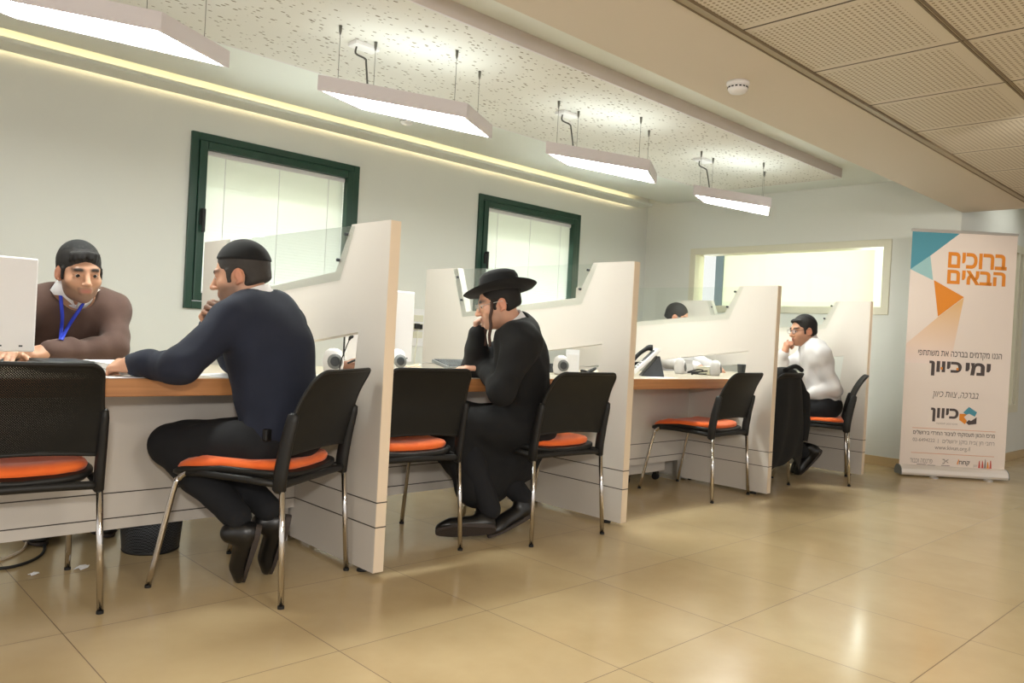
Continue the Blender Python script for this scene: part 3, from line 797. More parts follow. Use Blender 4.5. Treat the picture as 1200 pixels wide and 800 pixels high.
def paper(x, y, rz, label, w=.21, h=.297, n=1, z=0, bend=None, mm=None, name='paper_sheet', group=None):
    t = thing(name, label, 'paper', (x, y, TZ+z), rz, group)
    for k in range(n):
        bm = NB(); nx = 10; G = []
        for i in range(nx+1):
            q = i/nx; xx = (q-.5)*w
            zz = .0012+.0022*k + (bend(q) if bend else 0)
            G.append([bm.verts.new((xx + .003*(k % 3), yy, zz)) for yy in (-h/2, 0, h/2)])
        for i in range(nx):
            for j in range(2): bm.faces.new((G[i][j], G[i+1][j], G[i+1][j+1], G[i][j+1]))
        o = mobj('sheet', bm, mm or M_paper, t, smooth=True); so = o.modifiers.new('t', 'SOLIDIFY'); so.thickness = .0012 if n == 1 else .0019; so.offset = -1
    return t
def pile(x, y, rz, w, h, hh, label):
    t = thing('paper_pile', label, 'papers', (x, y, TZ), rz)
    bm = NB(); bb(bm, -w/2, w/2, -h/2, h/2, 0, hh*.45); mobj('lower_ream', bm, M_paper, t)
    bm = NB(); bb(bm, -w/2+.003, w/2-.002, -h/2+.002, h/2, hh*.45, hh*.5); mobj('divider', bm, M_dgrey, t)
    bm = NB(); bb(bm, -w/2+.004, w/2+.003, -h/2-.002, h/2-.004, hh*.5, hh); mobj('upper_ream', bm, M_paper, t)
pile(.958, 3.16, math.radians(4), .13, .26, .04, 'white pile of papers between the dark keyboard and the navy man\'s hand')
paper(1.00, 2.935, math.radians(8), 'white sheet lying under the navy man\'s left hand over the desk edge', .30, .11)
paper(1.33, 3.02, math.radians(25), 'white sheet beside the navy man\'s chest on the nearest desk', .21, .20)
paper(2.79, 3.30, math.radians(-12), 'open white booklet in front of the man in the black hat', .30, .21, n=3, bend=lambda q: .012*math.sin(PI*q)+.004*abs(q-.5))
paper(2.62, 3.45, math.radians(12), 'loose white sheet behind the open booklet on the hat man\'s desk', .21, .29)
paper(4.20, 2.98, math.radians(5), 'white sheet in front of the office phone at the desk edge', .20, .13)

def speaker(x, y, rz, label, g='small white desktop speakers'):
    t = thing('speaker', label, 'speaker', (x, y, TZ), rz, g)
    bm = NB(); pr = [(.0, 0), (.036, 0), (.044, .012), (.049, .04), (.047, .075), (.038, .10), (.02, .113), (0, .116)]
    lathe(bm, pr, (0, 0, 0), 24)
    for v in bm.verts: v.co.y *= .85
    mobj('body', bm, M_white, t, smooth=True)
    R = Matrix.Rotation(PI/2-.12, 3, 'X')
    bm = NB(); lathe(bm, [(0, .045), (.033, .045), (.036, .040), (.033, .030)], (0, 0, .05), 20, R); mobj('grille_ring', bm, M_grey, t, smooth=True)
    bm = NB(); lathe(bm, [(0, .0475), (.018, .0475), (.024, .0445)], (0, 0, .05), 20, R); mobj('cone', bm, M_dgrey, t, smooth=True)
    return t
speaker(1.935, 3.22, math.radians(-20), 'small white speaker seen through the nearest partition opening')
speaker(2.41, 3.38, math.radians(-10), 'small white speaker under the half hidden monitor on the hat man\'s desk')
speaker(3.50, 3.22, math.radians(-25), 'small white speaker right behind the hat man\'s back, in the partition opening')
speaker(4.99, 3.38, math.radians(35), 'small white speaker beside the office phone, left of the black cables')
speaker(5.22, 3.22, math.radians(40), 'small white speaker beside the black cup')

def cup():
    t = thing('cup', 'black paper cup behind the empty chair by the third partition opening', 'cup', (5.40, 3.10, TZ))
    bm = NB(); lathe(bm, [(0, 0), (.027, 0), (.036, .088), (.038, .092), (.036, .094), (.033, .088), (.025, .004), (0, .004)], seg=24); mobj('cup_body', bm, M_dgrey, t, smooth=True)
cup()
def card(x, y, rz, w, h, label):
    t = thing('display_card', label, 'card', (x, y, TZ), rz); R = Matrix.Rotation(-.12, 3, 'X')
    bm = NB(); box(bm, R @ Vector((0, .0, h/2)), (w, .004, h), R); mobj('front', bm, M_paper, t)
    R2 = Matrix.Rotation(.3, 3, 'X'); bm = NB(); box(bm, Vector((0, .012, 0)) + R2 @ Vector((0, .02, h*.4)), (w*.8, .003, h*.8), R2); mobj('prop', bm, M_paper, t)
card(3.66, 3.27, math.radians(-42), .085, .152, 'white standing card in the opening behind the hat man\'s chair')
card(5.12, 3.40, math.radians(-45), .085, .135, 'white standing card between the two small speakers on the farthest desk')

def smallbox(x, y, rz, s, label, m, name, cat):
    t = thing(name, label, cat, (x, y, TZ), rz)
    bm = NB(); bb(bm, -s[0]/2, s[0]/2, -s[1]/2, s[1]/2, 0, s[2]*.8); mobj('case', bm, m, t, bevel=.004)
    bm = NB(); bb(bm, -s[0]/2+.004, s[0]/2-.004, -s[1]/2+.004, s[1]/2-.004, s[2]*.8, s[2]); mobj('lid', bm, m, t, bevel=.003)
    return t
smallbox(.805, 3.235, .03, (.17, .22, .040), 'flat dark grey box lying between the left monitor and the white paper pile', M_dgrey, 'flat_box', 'box')
smallbox(3.63, 3.44, .2, (.12, .10, .055), 'small dark box left of the white standing card', M_dgrey, 'adapter_box', 'box')
smallbox(5.33, 3.35, .1, (.2, .11, .06), 'pale tissue box behind the black cup on the farthest desk', M_frame, 'tissue_box', 'box')

def cable(label, pts, r=.0035, m=None, name='cable'):
    o = bpy.data.objects.new(name, None); bm = NB(); tube(bm, smooth_path(pts, 6), r, 7)
    o = mobj(name, bm, m or M_rubber, None, smooth=True); tag(o, label, 'cable'); return o
z = TZ+.004
cable('tangle of black cable lying between the small speakers on the farthest desk', [(4.95, 3.25, z), (5.02, 3.2, z+.03), (5.08, 3.28, z+.035), (5.02, 3.33, z+.01), (5.1, 3.22, z+.028), (5.18, 3.3, z+.02), (5.1, 3.35, z), (5.2, 3.28, z+.002)], .005)
cable('black cable looped at the foot of the white standing card behind the hat man', [(3.70, 3.2, z), (3.76, 3.18, z+.028), (3.82, 3.22, z+.035), (3.78, 3.27, z+.006), (3.72, 3.24, z+.02), (3.84, 3.2, z)], .007)
cable('beige cable coiled below the half hidden white monitor', [(2.50, 3.40, z+.001), (2.53, 3.38, z+.012), (2.58, 3.40, z+.016), (2.60, 3.44, z+.008), (2.55, 3.46, z+.012), (2.51, 3.43, z+.02), (2.56, 3.39, z+.024), (2.60, 3.45, z+.03), (2.64, 3.62, z+.001)], .005, M_edge)
cable('dark cable lying on the floor under the nearest desk', [(.35, 3.3, .006), (.55, 3.42, .006), (.72, 3.40, .006), (.84, 3.52, .006), (.9, 3.75, .006)], .006)
cable('beige cable running along the floor under the nearest desk', [(.35, 3.40, .006), (.60, 3.46, .006), (.78, 3.6, .006), (.85, 3.8, .006)], .005, M_edge)

def goosemic():
    t = thing('desk_microphone', 'thin black stalk microphone in the nearest partition opening', 'microphone', (1.915, 3.13, TZ))
    bm = NB(); lathe(bm, [(0, 0), (.025, 0), (.025, .01), (.006, .016), (0, .016)], seg=18); mobj('base', bm, M_rubber, t)
    bm = NB(); tube(bm, smooth_path([(0, 0, .014), (.006, .0, .06), (.028, 0, .12), (.045, .0, .162)], 5), .0025, 7); mobj('stalk', bm, M_rubber, t, smooth=True)
    bm = NB(); tube(bm, [(.042, 0, .156), (.047, 0, .168), (.058, 0, .174), (.064, 0, .176)], [.004, .008, .008, .004], 10); mobj('head', bm, M_rubber, t, smooth=True)
goosemic()
def pouch():
    t = thing('pouch', 'brown soft pouch lying in the nearest partition opening', 'pouch', (2.065, 3.26, TZ), .3)
    bm = NB(); bmesh.ops.create_icosphere(bm, subdivisions=3, radius=1)
    for v in bm.verts:
        v.co.x *= .07; v.co.y *= .045; v.co.z = max(-.0, .034*v.co.z+.03) + .006*math.sin(v.co.x*70)
        if v.co.z < .004: v.co.z = 0
    mobj('pouch_body', bm, mat('brown_pouch', srgb(138, 98, 78), .6, bump=(60, .3, .003)), t, smooth=True)
    bm = NB(); tube(bm, smooth_path([(-.06, -.02, .045), (-.02, -.035, .062), (.03, -.03, .06), (.085, -.01, .045), (.11, .01, .02)], 5), .005, 8); mobj('strap', bm, M_rubber, t, smooth=True)
pouch()

def phone():
    t = thing('office_phone', 'white office phone with black handset tilted up on the desk by the empty chair', 'phone', (4.18, 3.20, TZ), math.radians(-46))
    R = Matrix.Rotation(-math.radians(46), 3, 'Y')
    bm = NB(); box(bm, R @ Vector((.125, 0, .012)), (.23, .19, .022), R); mobj('body', bm, M_white, t, bevel=.005)
    bm = NB(); box(bm, R @ Vector((.17, 0, .0245)), (.09, .12, .003), R); mobj('display', bm, M_dgrey, t)
    bm = NB()
    for i in range(4):
        for j in range(3): box(bm, R @ Vector((.05+.022*i, -.03+.03*j, .025)), (.014, .02, .004), R)
    mobj('buttons', bm, M_grey, t)
    bm = NB(); prism = [(.05, .0), (.20, .0), (.165, .135), (.155, .135)]
    a = [bm.verts.new((x, -.075, zz)) for x, zz in prism]; b = [bm.verts.new((x, .075, zz)) for x, zz in prism]
    fs = [bm.faces.new(a), bm.faces.new(b[::-1])]
    for i in range(4): fs.append(bm.faces.new((a[i], b[i], b[(i+1) % 4], a[(i+1) % 4])))
    bmesh.ops.recalc_face_normals(bm, faces=fs); mobj('stand', bm, M_dgrey, t, bevel=.003)
    bm = NB(); pts = [R @ Vector((.0+.02, -.0, .06))]; 
    tube(bm, smooth_path([R @ Vector((.02, .06, .035)), R @ Vector((.05, .06, .058)), R @ Vector((.13, .06, .066)), R @ Vector((.20, .06, .056)), R @ Vector((.225, .06, .035))], 4), [.022, .022, .02, .018, .015, .014, .014, .014, .014, .014, .014, .015, .018, .02, .022, .022, .022][:17], 10); mobj('handset', bm, M_black, t, smooth=True)
phone()
def mouse():
    t = thing('computer_mouse', 'black computer mouse under the brown sweater man\'s hand', 'mouse', (.66, 3.50, TZ), .2)
    bm = NB(); bmesh.ops.create_icosphere(bm, subdivisions=3, radius=1)
    for v in bm.verts: v.co.x *= .03; v.co.y *= .055; v.co.z = max(0, .033*v.co.z)
    mobj('shell', bm, M_black, t, smooth=True)
    bm = NB(); box(bm, (0, .03, .03), (.006, .02, .008)); mobj('wheel', bm, M_grey, t, bevel=.002)
mouse()

# ================================================================== FLOOR THINGS
def bin_():
    t = thing('waste_bin', 'black mesh waste bin under the nearest desk behind the navy man\'s knee', 'bin', (1.215, 3.40, 0))
    m = mat('black_wire_mesh', srgb(26, 28, 32), .4, metal=.3); n = NT(m); tc = n.n('ShaderNodeTexCoord'); ch = n.n('ShaderNodeTexChecker'); ch.inputs['Scale'].default_value = 170
    n.link(tc.outputs['Object'], ch.inputs[0]); n.link(n.mix(ch.outputs['Fac'], srgb(20, 22, 26), srgb(74, 78, 84)), n.b.inputs['Base Color']); bp = n.n('ShaderNodeBump'); bp.inputs['Strength'].default_value = .7; bp.inputs['Distance'].default_value = .003
    n.link(ch.outputs['Fac'], bp.inputs['Height']); n.link(bp.outputs['Normal'], n.b.inputs['Normal'])
    bm = NB(); lathe(bm, [(0, .004), (.105, .004), (.112, .012), (.135, .27), (.131, .27), (.108, .016), (0, .012)], seg=36); mobj('basket', bm, m, t, smooth=True)
    bm = NB(); lathe(bm, [(.134, .268), (.140, .272), (.140, .284), (.132, .288), (.129, .28)], seg=36); mobj('rim', bm, M_rubber, t, smooth=True)
    bm = NB(); lathe(bm, [(.0, 0), (.109, 0), (.113, .006), (.109, .014), (0, .012)], seg=36); mobj('base_ring', bm, M_rubber, t, smooth=True)
bin_()
def scrap(x, y, rz, s, label):
    bm = NB(); n = 9; c = bm.verts.new((0, 0, .006)); vs = [bm.verts.new((s*math.cos(2*PI*k/n)*(1+.3*math.sin(k*2.3)), s*.55*math.sin(2*PI*k/n)*(1+.25*math.cos(k*1.7)), .001+.004*(k % 3))) for k in range(n)]
    for k in range(n): bm.faces.new((c, vs[k], vs[(k+1) % n]))
    o = mobj('paper_scrap', bm, M_paper); o.location = (x, y, .0015); o.rotation_euler = (0, 0, rz); tag(o, label, 'paper scrap')
    so = o.modifiers.new('t', 'SOLIDIFY'); so.thickness = .0012
scrap(.916, 3.262, .6, .034, 'larger white paper scrap on the floor behind the left edge chair legs')
scrap(.757, 3.27, .2, .02, 'small pale paper scrap on the floor left of the larger scrap')

def pedestal():
    t = thing('drawer_pedestal', 'white drawer pedestal on castors under the desk with the office phone', 'drawer unit', (4.50, 3.52, 0))
    bm = NB(); bb(bm, -.21, .21, -.25, .25, .07, .62); mobj('carcass', bm, M_lam, t, bevel=.006)
    for k in range(3):
        bm = NB(); bb(bm, -.205, .205, .25, .268, .09+.178*k, .09+.178*k+.17); d = mobj('drawer', bm, M_lam, t, bevel=.003)
        bm = NB(); bb(bm, -.06, .06, .268, .285, .16+.178*k, .172+.178*k); mobj('handle', bm, M_alu, d, bevel=.003)
    for sx in (-.17, .17):
        for sy in (-.2, .2):
            bm = NB(); R = Matrix.Rotation(PI/2, 3, 'Y'); lathe(bm, [(0, -.014), (.024, -.014), (.026, 0), (.024, .014), (0, .014)], (sx, sy, .026), 16, R); bb(bm, sx-.016, sx+.016, sy-.016, sy+.016, .045, .071); mobj('castor', bm, M_rubber, t)
pedestal()

def office_chair(x, y, a, label):
    t = thing('office_chair', label, 'chair', (x, y, 0), a)
    for k in range(5):
        b = 2*PI*k/5+.3; d = Vector((math.cos(b), math.sin(b), 0))
        bm = NB(); tube(bm, [Vector((0, 0, .11))+d*.03, Vector((0, 0, .085))+d*.17, Vector((0, 0, .068))+d*.29], [.024, .02, .015], 10); lg = mobj('base_arm', bm, M_black, t, smooth=True)
        R = Matrix.Rotation(b, 3, 'Z') @ Matrix.Rotation(PI/2, 3, 'X')
        bm = NB(); lathe(bm, [(0, -.022), (.026, -.022), (.029, 0), (.026, .022), (0, .022)], d*.29+Vector((0, 0, .029)), 16, R); mobj('castor', bm, M_rubber, lg)
    bm = NB(); tube(bm, [(0, 0, .09), (0, 0, .26)], .026, 14); tube(bm, [(0, 0, .26), (0, 0, .43)], .016, 14); mobj('gas_column', bm, M_black, t)
    bm = NB(); rr = []
    for (s, zz) in ((.85, .425), (1.0, .437), (1.03, .455), (.98, .468), (.8, .474), (.05, .474)): rr.append([bm.verts.new((px, py, zz)) for px, py in sup(32, .235*s, .225*s)])
    for p, q in zip(rr, rr[1:]):
        for k in range(32): bm.faces.new((p[k], p[(k+1) % 32], q[(k+1) % 32], q[k]))
    bm.faces.new(rr[0][::-1]); bm.faces.new(rr[-1]); mobj('seat', bm, M_coat, t, smooth=True)
    bm = NB(); G = [[bm.verts.new((u*(.21-.03*v*v), -.24-.05*v-.05*(1-u*u), .56+.42*v)) for u in np.linspace(-1, 1, 13)] for v in np.linspace(0, 1, 10)]
    for j in range(9):
        for i in range(12): bm.faces.new((G[j][i], G[j][i+1], G[j+1][i+1], G[j+1][i]))
    o = mobj('backrest', bm, M_coat, t, smooth=True); so = o.modifiers.new('t', 'SOLIDIFY'); so.thickness = .04
    bm = NB(); tube(bm, smooth_path([(0, 0, .425), (0, -.2, .42), (0, -.29, .46), (0, -.315, .62)], 5), .018, 10); mobj('back_arm', bm, M_black, t, smooth=True)
office_chair(1.0, 4.10, math.radians(180-8), 'black office chair the brown sweater man sits on, castors under the nearest desk')
office_chair(5.80, 4.24, math.radians(180+5), 'black office chair behind the farthest desk, mostly hidden by the partition')
# ================================================================== PEOPLE: implicit surfaces meshed with sparse surface nets
f32 = np.float32
def A3(v): return np.array(v, f32)
class Prim:
    def __init__(s, fn, c, R, k, op): s.fn, s.c, s.R, s.k, s.op = fn, None if c is None else A3(c), R, k, op
def Cn(a, b, ra, rb, k=.02, op='u'):
    a, b = A3(a), A3(b); d = b-a; L2 = float(d@d)+1e-12
    def fn(P):
        t = np.clip(((P-a)@d)/L2, 0, 1); q = P-a-t[:, None]*d
        return np.sqrt((q*q).sum(1)) - (ra+(rb-ra)*t)
    return Prim(fn, (a+b)/2, math.sqrt(L2)/2+max(ra, rb), k, op)
def El(c, r, R=None, k=.02, op='u'):
    c = A3(c); r = A3(r); Rm = np.eye(3, dtype=f32) if R is None else np.array(R, f32)
    def fn(P):
        q = ((P-c)@Rm); a = q/r; k0 = np.sqrt((a*a).sum(1)); b = a/r; k1 = np.sqrt((b*b).sum(1))+1e-9
        return k0*(k0-1)/k1
    return Prim(fn, c, float(r.max()), k, op)
def Bx(c, h, R=None, rad=.005, k=.01, op='u'):
    c = A3(c); h = A3(h); Rm = np.eye(3, dtype=f32) if R is None else np.array(R, f32)
    def fn(P):
        q = np.abs((P-c)@Rm)-(h-rad); o = np.maximum(q, 0)
        return np.sqrt((o*o).sum(1))+np.minimum(q.max(1), 0)-rad
    return Prim(fn, c, float(np.linalg.norm(h)), k, op)
def Pl(p, n, k=.004):
    p = A3(p); n = A3(n); n = n/np.linalg.norm(n)
    return Prim(lambda P: (P-p)@n, None, 0, k, 'i')      # keeps the side the normal points away from
def smin(a, b, k):
    if k <= 0: return np.minimum(a, b)
    h = np.maximum(k-np.abs(a-b), 0)/k; return np.minimum(a, b)-h*h*k*.25
def ev(prims, P, wr=None):
    d = np.full(len(P), 1.0, f32)
    for p in prims:
        if p.c is None: d = -smin(-d, -p.fn(P), p.k); continue
        m = ((P-p.c)**2).sum(1) < (p.R+.09)**2
        if not m.any(): continue
        x = p.fn(P[m])
        d[m] = smin(d[m], x, p.k) if p.op == 'u' else -smin(-d[m], x, p.k)
    if wr: d = d + wr(P)
    return d
EDG = [(a, b) for a in range(8) for b in range(a+1, 8) if bin(a ^ b).count('1') == 1]
def sdf_mesh(prims, h, wr=None, smooth=1):
    lo = np.min([p.c-p.R for p in prims if p.c is not None and p.op == 'u'], axis=0)-3*h
    hi = np.max([p.c+p.R for p in prims if p.c is not None and p.op == 'u'], axis=0)+3*h
    B = 8; bs = B*h; nb = np.ceil((hi-lo)/bs).astype(int)
    I = np.stack(np.meshgrid(*[np.arange(n) for n in nb], indexing='ij'), -1).reshape(-1, 3)
    ctr = (lo+(I+.5)*bs).astype(f32)
    dc = ev(prims, ctr, wr); I = I[np.abs(dc) < bs*1.15+.012]
    g = np.arange(B+1); G = np.stack(np.meshgrid(g, g, g, indexing='ij'), -1).reshape(-1, 3)
    N = nb*B+3; key = lambda c: (c[..., 0].astype(np.int64)*N[1]+c[..., 1])*N[2]+c[..., 2]
    pos, keys, signs = [], [], []
    corner = np.array([[(i >> a) & 1 for a in range(3)] for i in range(8)])
    for s in range(0, len(I), 600):
        blk = I[s:s+600]; L = blk[:, None, :]*B+G[None]
        P = (lo+L.reshape(-1, 3)*h).astype(f32)
        V = ev(prims, P, wr).reshape(len(blk), B+1, B+1, B+1)
        cv = np.stack([V[:, c[0]:c[0]+B, c[1]:c[1]+B, c[2]:c[2]+B] for c in corner], -1)
        sg = cv < 0; n = sg.sum(-1); act = (n > 0) & (n < 8)
        bi, x, y, z = np.nonzero(act)
        if not len(bi): continue
        cell = blk[bi]*B+np.stack([x, y, z], -1); v8 = cv[bi, x, y, z]
        acc = np.zeros((len(bi), 3)); cnt = np.zeros(len(bi))
        for a, b in EDG:
            va, vb = v8[:, a], v8[:, b]; m = (va < 0) != (vb < 0)
            t = np.where(m, va/np.where(m, va-vb, 1), 0)
            acc += np.where(m[:, None], corner[a]+t[:, None]*(corner[b]-corner[a]), 0); cnt += m
        pos.append(lo+(cell+acc/cnt[:, None])*h); keys.append(key(cell)); signs.append(v8 < 0)
    pos = np.concatenate(pos); keys = np.concatenate(keys); signs = np.concatenate(signs)
    o = np.argsort(keys); pos, keys, signs = pos[o], keys[o], signs[o]
    step = (int(N[1]*N[2]), int(N[2]), 1); quads = []
    def find(k):
        i = np.searchsorted(keys, k); i = np.minimum(i, len(keys)-1); return i, keys[i] == k
    for ax in range(3):
        u, v = [(1, 2), (2, 0), (0, 1)][ax]
        m = signs[:, 0] != signs[:, 1 << ax]; c = np.nonzero(m)[0]; k = keys[c]
        i1, o1 = find(k-step[u]); i2, o2 = find(k-step[u]-step[v]); i3, o3 = find(k-step[v]); ok = o1 & o2 & o3
        q = np.stack([c, i1, i2, i3], -1)[ok]; fl = ~signs[c, 0][ok]; q[fl] = q[fl][:, ::-1]; quads.append(q)
    Q = np.concatenate(quads)
    for _ in range(smooth):
        acc = np.zeros_like(pos); cnt = np.zeros(len(pos))
        for i in range(4):
            for j in (1, 3): np.add.at(acc, Q[:, i], pos[Q[:, (i+j) % 4]]); np.add.at(cnt, Q[:, i], 1)
        pos = .45*pos+.55*acc/np.maximum(cnt, 1)[:, None]
    return pos, Q
def sdf_obj(name, prims, m, h, parent=None, base=(0, 0, 0), wr=None, smooth=1, tone=None):
    pos, Q = sdf_mesh(prims, h, wr, smooth)
    me = bpy.data.meshes.new(name); v = (pos-np.array(base)).astype(f32)
    me.vertices.add(len(v)); me.vertices.foreach_set('co', v.ravel())
    me.loops.add(len(Q)*4); me.loops.foreach_set('vertex_index', Q.ravel().astype(np.int32))
    me.polygons.add(len(Q)); me.polygons.foreach_set('loop_start', np.arange(0, len(Q)*4, 4, dtype=np.int32))
    me.update(calc_edges=True); me.validate(); me.polygons.foreach_set('use_smooth', np.ones(len(me.polygons), bool))
    if tone is not None:
        at = me.color_attributes.new('tone', 'FLOAT_COLOR', 'POINT'); c = np.ones((len(pos), 4), f32); c[:, :3] = tone(pos); at.data.foreach_set('color', c.ravel())
    me.materials.append(m); o = bpy.data.objects.new(name, me); link(o, parent)
    if parent is None: o.location = base
    return o
def folds(amp, seed=0, sc=1.0):
    r = np.random.default_rng(seed); D = r.normal(size=(6, 3)); D /= np.linalg.norm(D, axis=1)[:, None]; D = (D*np.array([38, 55, 70, 45, 90, 62])[:, None]*sc).astype(f32); ph = r.uniform(0, 6, 6).astype(f32)
    def w(P):
        s = 0
        for i in range(6): s = s+np.sin(P@D[i]+ph[i]+1.5*np.sin(P@D[(i+2) % 6]*.35))*(1.0 if i < 3 else .45)
        return (s*amp/3).astype(f32)
    return w

def V3(*a): return np.array(a, float)
def unit(v): v = np.array(v, float); return v/np.linalg.norm(v)
def head_frame(deg, pitch=0, roll=0):
    a = math.radians(deg); M_ = Matrix.Rotation(a-PI/2, 3, 'Z') @ Matrix.Rotation(math.radians(pitch), 3, 'X') @ Matrix.Rotation(math.radians(roll), 3, 'Y')
    return np.array(M_)          # columns right, forward, up
class Head:
    def __init__(s, c, R, sc=1.0): s.c, s.R, s.sc = np.array(c, float), R, sc
    def p(s, x, y, z): return s.c+s.R@(np.array((x, y, z))*s.sc)
    def loc(s, P): return ((P-s.c)@s.R)/s.sc
def head_prims(H):
    p, R, q = H.p, H.R, H.sc
    e = lambda c, r, k=.02, op='u', RR=None: El(p(*c), np.array(r)*q, R if RR is None else RR, k, op)
    c = lambda a, b, ra, rb, k=.01, op='u': Cn(p(*a), p(*b), ra*q, rb*q, k, op)
    L = [e((0, -.016, .030), (.076, .096, .086)), e((0, .024, -.030), (.063, .066, .083), .03), e((0, .026, -.074), (.054, .056, .040), .03), e((0, .070, -.097), (.024, .018, .019), .02)]
    L += [c((-.036, .078, .019), (.036, .078, .019), .0125, .0125, .014)]
    for s in (-1, 1):
        L += [e((s*.042, .058, -.030), (.024, .024, .022), .02), e((s*.031, .099, .0), (.0175, .015, .0115), .012, 's')]
        L += [c((s*.018, .0852, .0062), (s*.045, .0788, .0042), .0058, .0055, .004), c((s*.019, .084, -.0085), (s*.044, .078, -.0075), .0050, .0050, .004)]
    L += [c((0, .086, .010), (0, .109, -.030), .0075, .0115, .008), e((0, .108, -.033), (.0125, .012, .010), .006)]
    for s in (-1, 1): L += [e((s*.012, .099, -.036), (.0075, .010, .007), .005)]
    L += [c((-.019, .086, -.0585), (.019, .086, -.0585), .0062, .0062, .006), c((-.016, .086, -.069), (.016, .086, -.069), .0072, .0072, .006), e((0, .0985, -.0635), (.023, .007, .0014), .002, 's')]
    for s in (-1, 1):
        E_ = R@np.array(Matrix.Rotation(s*.30, 3, 'Z') @ Matrix.Rotation(-.15, 3, 'X'))
        L += [e((s*.077, -.010, -.012), (.008, .0165, .029), .006, 'u', E_), e((s*.085, -.006, -.008), (.005, .009, .016), .004, 's', E_), c((s*.074, -.004, -.032), (s*.073, .003, -.037), .006, .006, .005)]
    return L
def hand_prims(w, f, n, side, curl=(20, 25, 20), spread=.0, thumb=(0.75, .55, -.35), sc=1.0, per=None):
    """w wrist, f finger direction, n back-of-hand normal, side 'l'/'r'"""
    w = np.array(w, float); f = unit(f); n = np.array(n, float); n = unit(n-f*(n@f)); t = np.cross(n, f) if side == 'r' else np.cross(f, n)
    R = np.stack([t, f, n], 1); P = lambda a, b, c: w+R@(np.array((a, b, c))*sc)
    L = [Bx(P(0, .052, 0), np.array((.038, .046, .0125))*sc, R, .012*sc, .015), Cn(P(0, -.02, 0), P(0, .03, 0), .028*sc, .029*sc, .02), El(P(.022, .035, -.010), np.array((.018, .034, .015))*sc, R, .012)]
    for i, (x, l, r) in enumerate(((.030, .95, .0092), (.0105, 1.06, .0095), (-.0100, 1.0, .009), (-.0285, .80, .008))):
        a = 0; q = np.array((x, .092-.004*abs(i-1.2), 0.)); cu = per[i] if per else curl
        yaw = (1.3-i)*spread
        for j, sg in enumerate((.042, .027, .021)):
            a += math.radians(cu[j]); d = np.array((math.sin(yaw)*math.cos(a), math.cos(yaw)*math.cos(a), -math.sin(a)))
            q2 = q+d*sg*l; L.append(Cn(P(*q), P(*q2), (r-.0004*j)*sc, (r-.0004*j-.0006)*sc, .0035 if j else .008)); q = q2
    q = np.array((.030, .022, -.006)); d = unit(thumb)
    for j, (sg, r) in enumerate(((.045, .0125), (.034, .0105), (.026, .0095))):
        q2 = q+d*sg; L.append(Cn(P(*q), P(*q2), r*sc, (r-.0012)*sc, .006 if j else .012)); q = q2; d = unit(d+np.array((-.28, .25, -.05)))
    return L
def torso_prims(J, g=0.0, k=.06):
    R = rot3(J['right'], np.cross(unit(np.array(J['neck'])-J['pelvis']), J['right'])); R = np.array(R)
    pe, ne = np.array(J['pelvis'], float), np.array(J['neck'], float); up_ = unit(ne-pe); f_ = R[:, 1]
    rt_ = unit(np.cross(f_, up_)); R = np.stack([rt_, f_, up_], 1); L_ = np.linalg.norm(ne-pe)
    at = lambda q, fo=0: pe+up_*L_*q+f_*fo
    b = J.get('bulk', 1.0)
    pr = [El(at(.02), (.168*b+g, .118*b+g, .115+g), R, k), El(at(.32, .012), (.152*b+g, .112*b+g, .16+g), R, k), El(at(.66, -.008), (.166*b+g, .115*b+g, .175+g), R, k)]
    pr += [Cn(at(.93, -.01)+rt_*-.07, at(.93, -.01)+rt_*.07, .072+g, .072+g, k)]
    for s in ('L', 'R'): pr += [Cn(ne-up_*.02, np.array(J['sh'+s]), .052+g, .058+g, .05), El(np.array(J['sh'+s])*.75+at(.75)*.25, (.075+g, .075+g, .08+g), R, .05)]
    return pr
def arm_prims(J, s, g=0.0, ext=0.0):
    sh, el, wr = (np.array(J[x+s], float) for x in ('sh', 'el', 'wr')); w = wr+unit(wr-el)*ext
    return [Cn(sh, el, .058+g, .047+g, .035), Cn(el, el*.35+wr*.65, .047+g, .038+g, .025), Cn(el*.35+wr*.65, w, .038+g, .030+g, .015)]
def leg_prims(J, s, g=0.0):
    h, kn, an = (np.array(J[x+s], float) for x in ('hip', 'kn', 'an'))
    return [Cn(h, kn, .088+g, .064+g, .05), Cn(kn, kn*.55+an*.45, .062+g, .058+g, .035), Cn(kn*.55+an*.45, an, .056+g, .040+g, .03)]

def skin_tone(H, base, beard=.0, brow=(.014, .009, .007), lipc=(.36, .11, .09), ears=1.25):
    base = np.array(base[:3])
    def tone(P):
        q = H.loc(P); x, y, z = q.T; c = np.tile(base, (len(P), 1))
        def blend(m, col, a):
            m = np.clip(m, 0, 1)[:, None]*a; c[:] = c*(1-m)+np.array(col)*m
        near = (np.abs(x) < .12) & (np.abs(y) < .16) & (np.abs(z) < .16)
        blend(near*np.clip((np.abs(x)-.066)/.008, 0, 1)*(y < .02)*(y > -.04), base*np.array((1.2, .85, .8)), .6)
        if beard:
            b = np.clip((-.058+.55*(np.abs(x)-.028)-z)/.022+.5, 0, 1)*np.clip((y+.012)/.03, 0, 1)*np.clip((z+.135)/.03, 0, 1)
            b = np.maximum(b, np.clip((-z-.046)/.006, 0, 1)*(np.abs(x) < .03)*(y > .075)*.9)
            b *= 1-np.exp(-((z+.0635)/.009)**2-(x/.021)**2)*(y > .08)
            blend(near*b, (.05, .038, .032), beard)
        blend(near*np.exp(-((z+.0635)/.0085)**4-(x/.021)**4)*(y > .075), lipc, .8)
        br = np.exp(-((z-.0225-.08*np.abs(np.abs(x)-.03)*-.8)/.0075)**2-((np.abs(x)-.031)/.019)**4)*(y > .055)
        blend(near*br*1.4, brow, 1.0)
        return c
    return tone
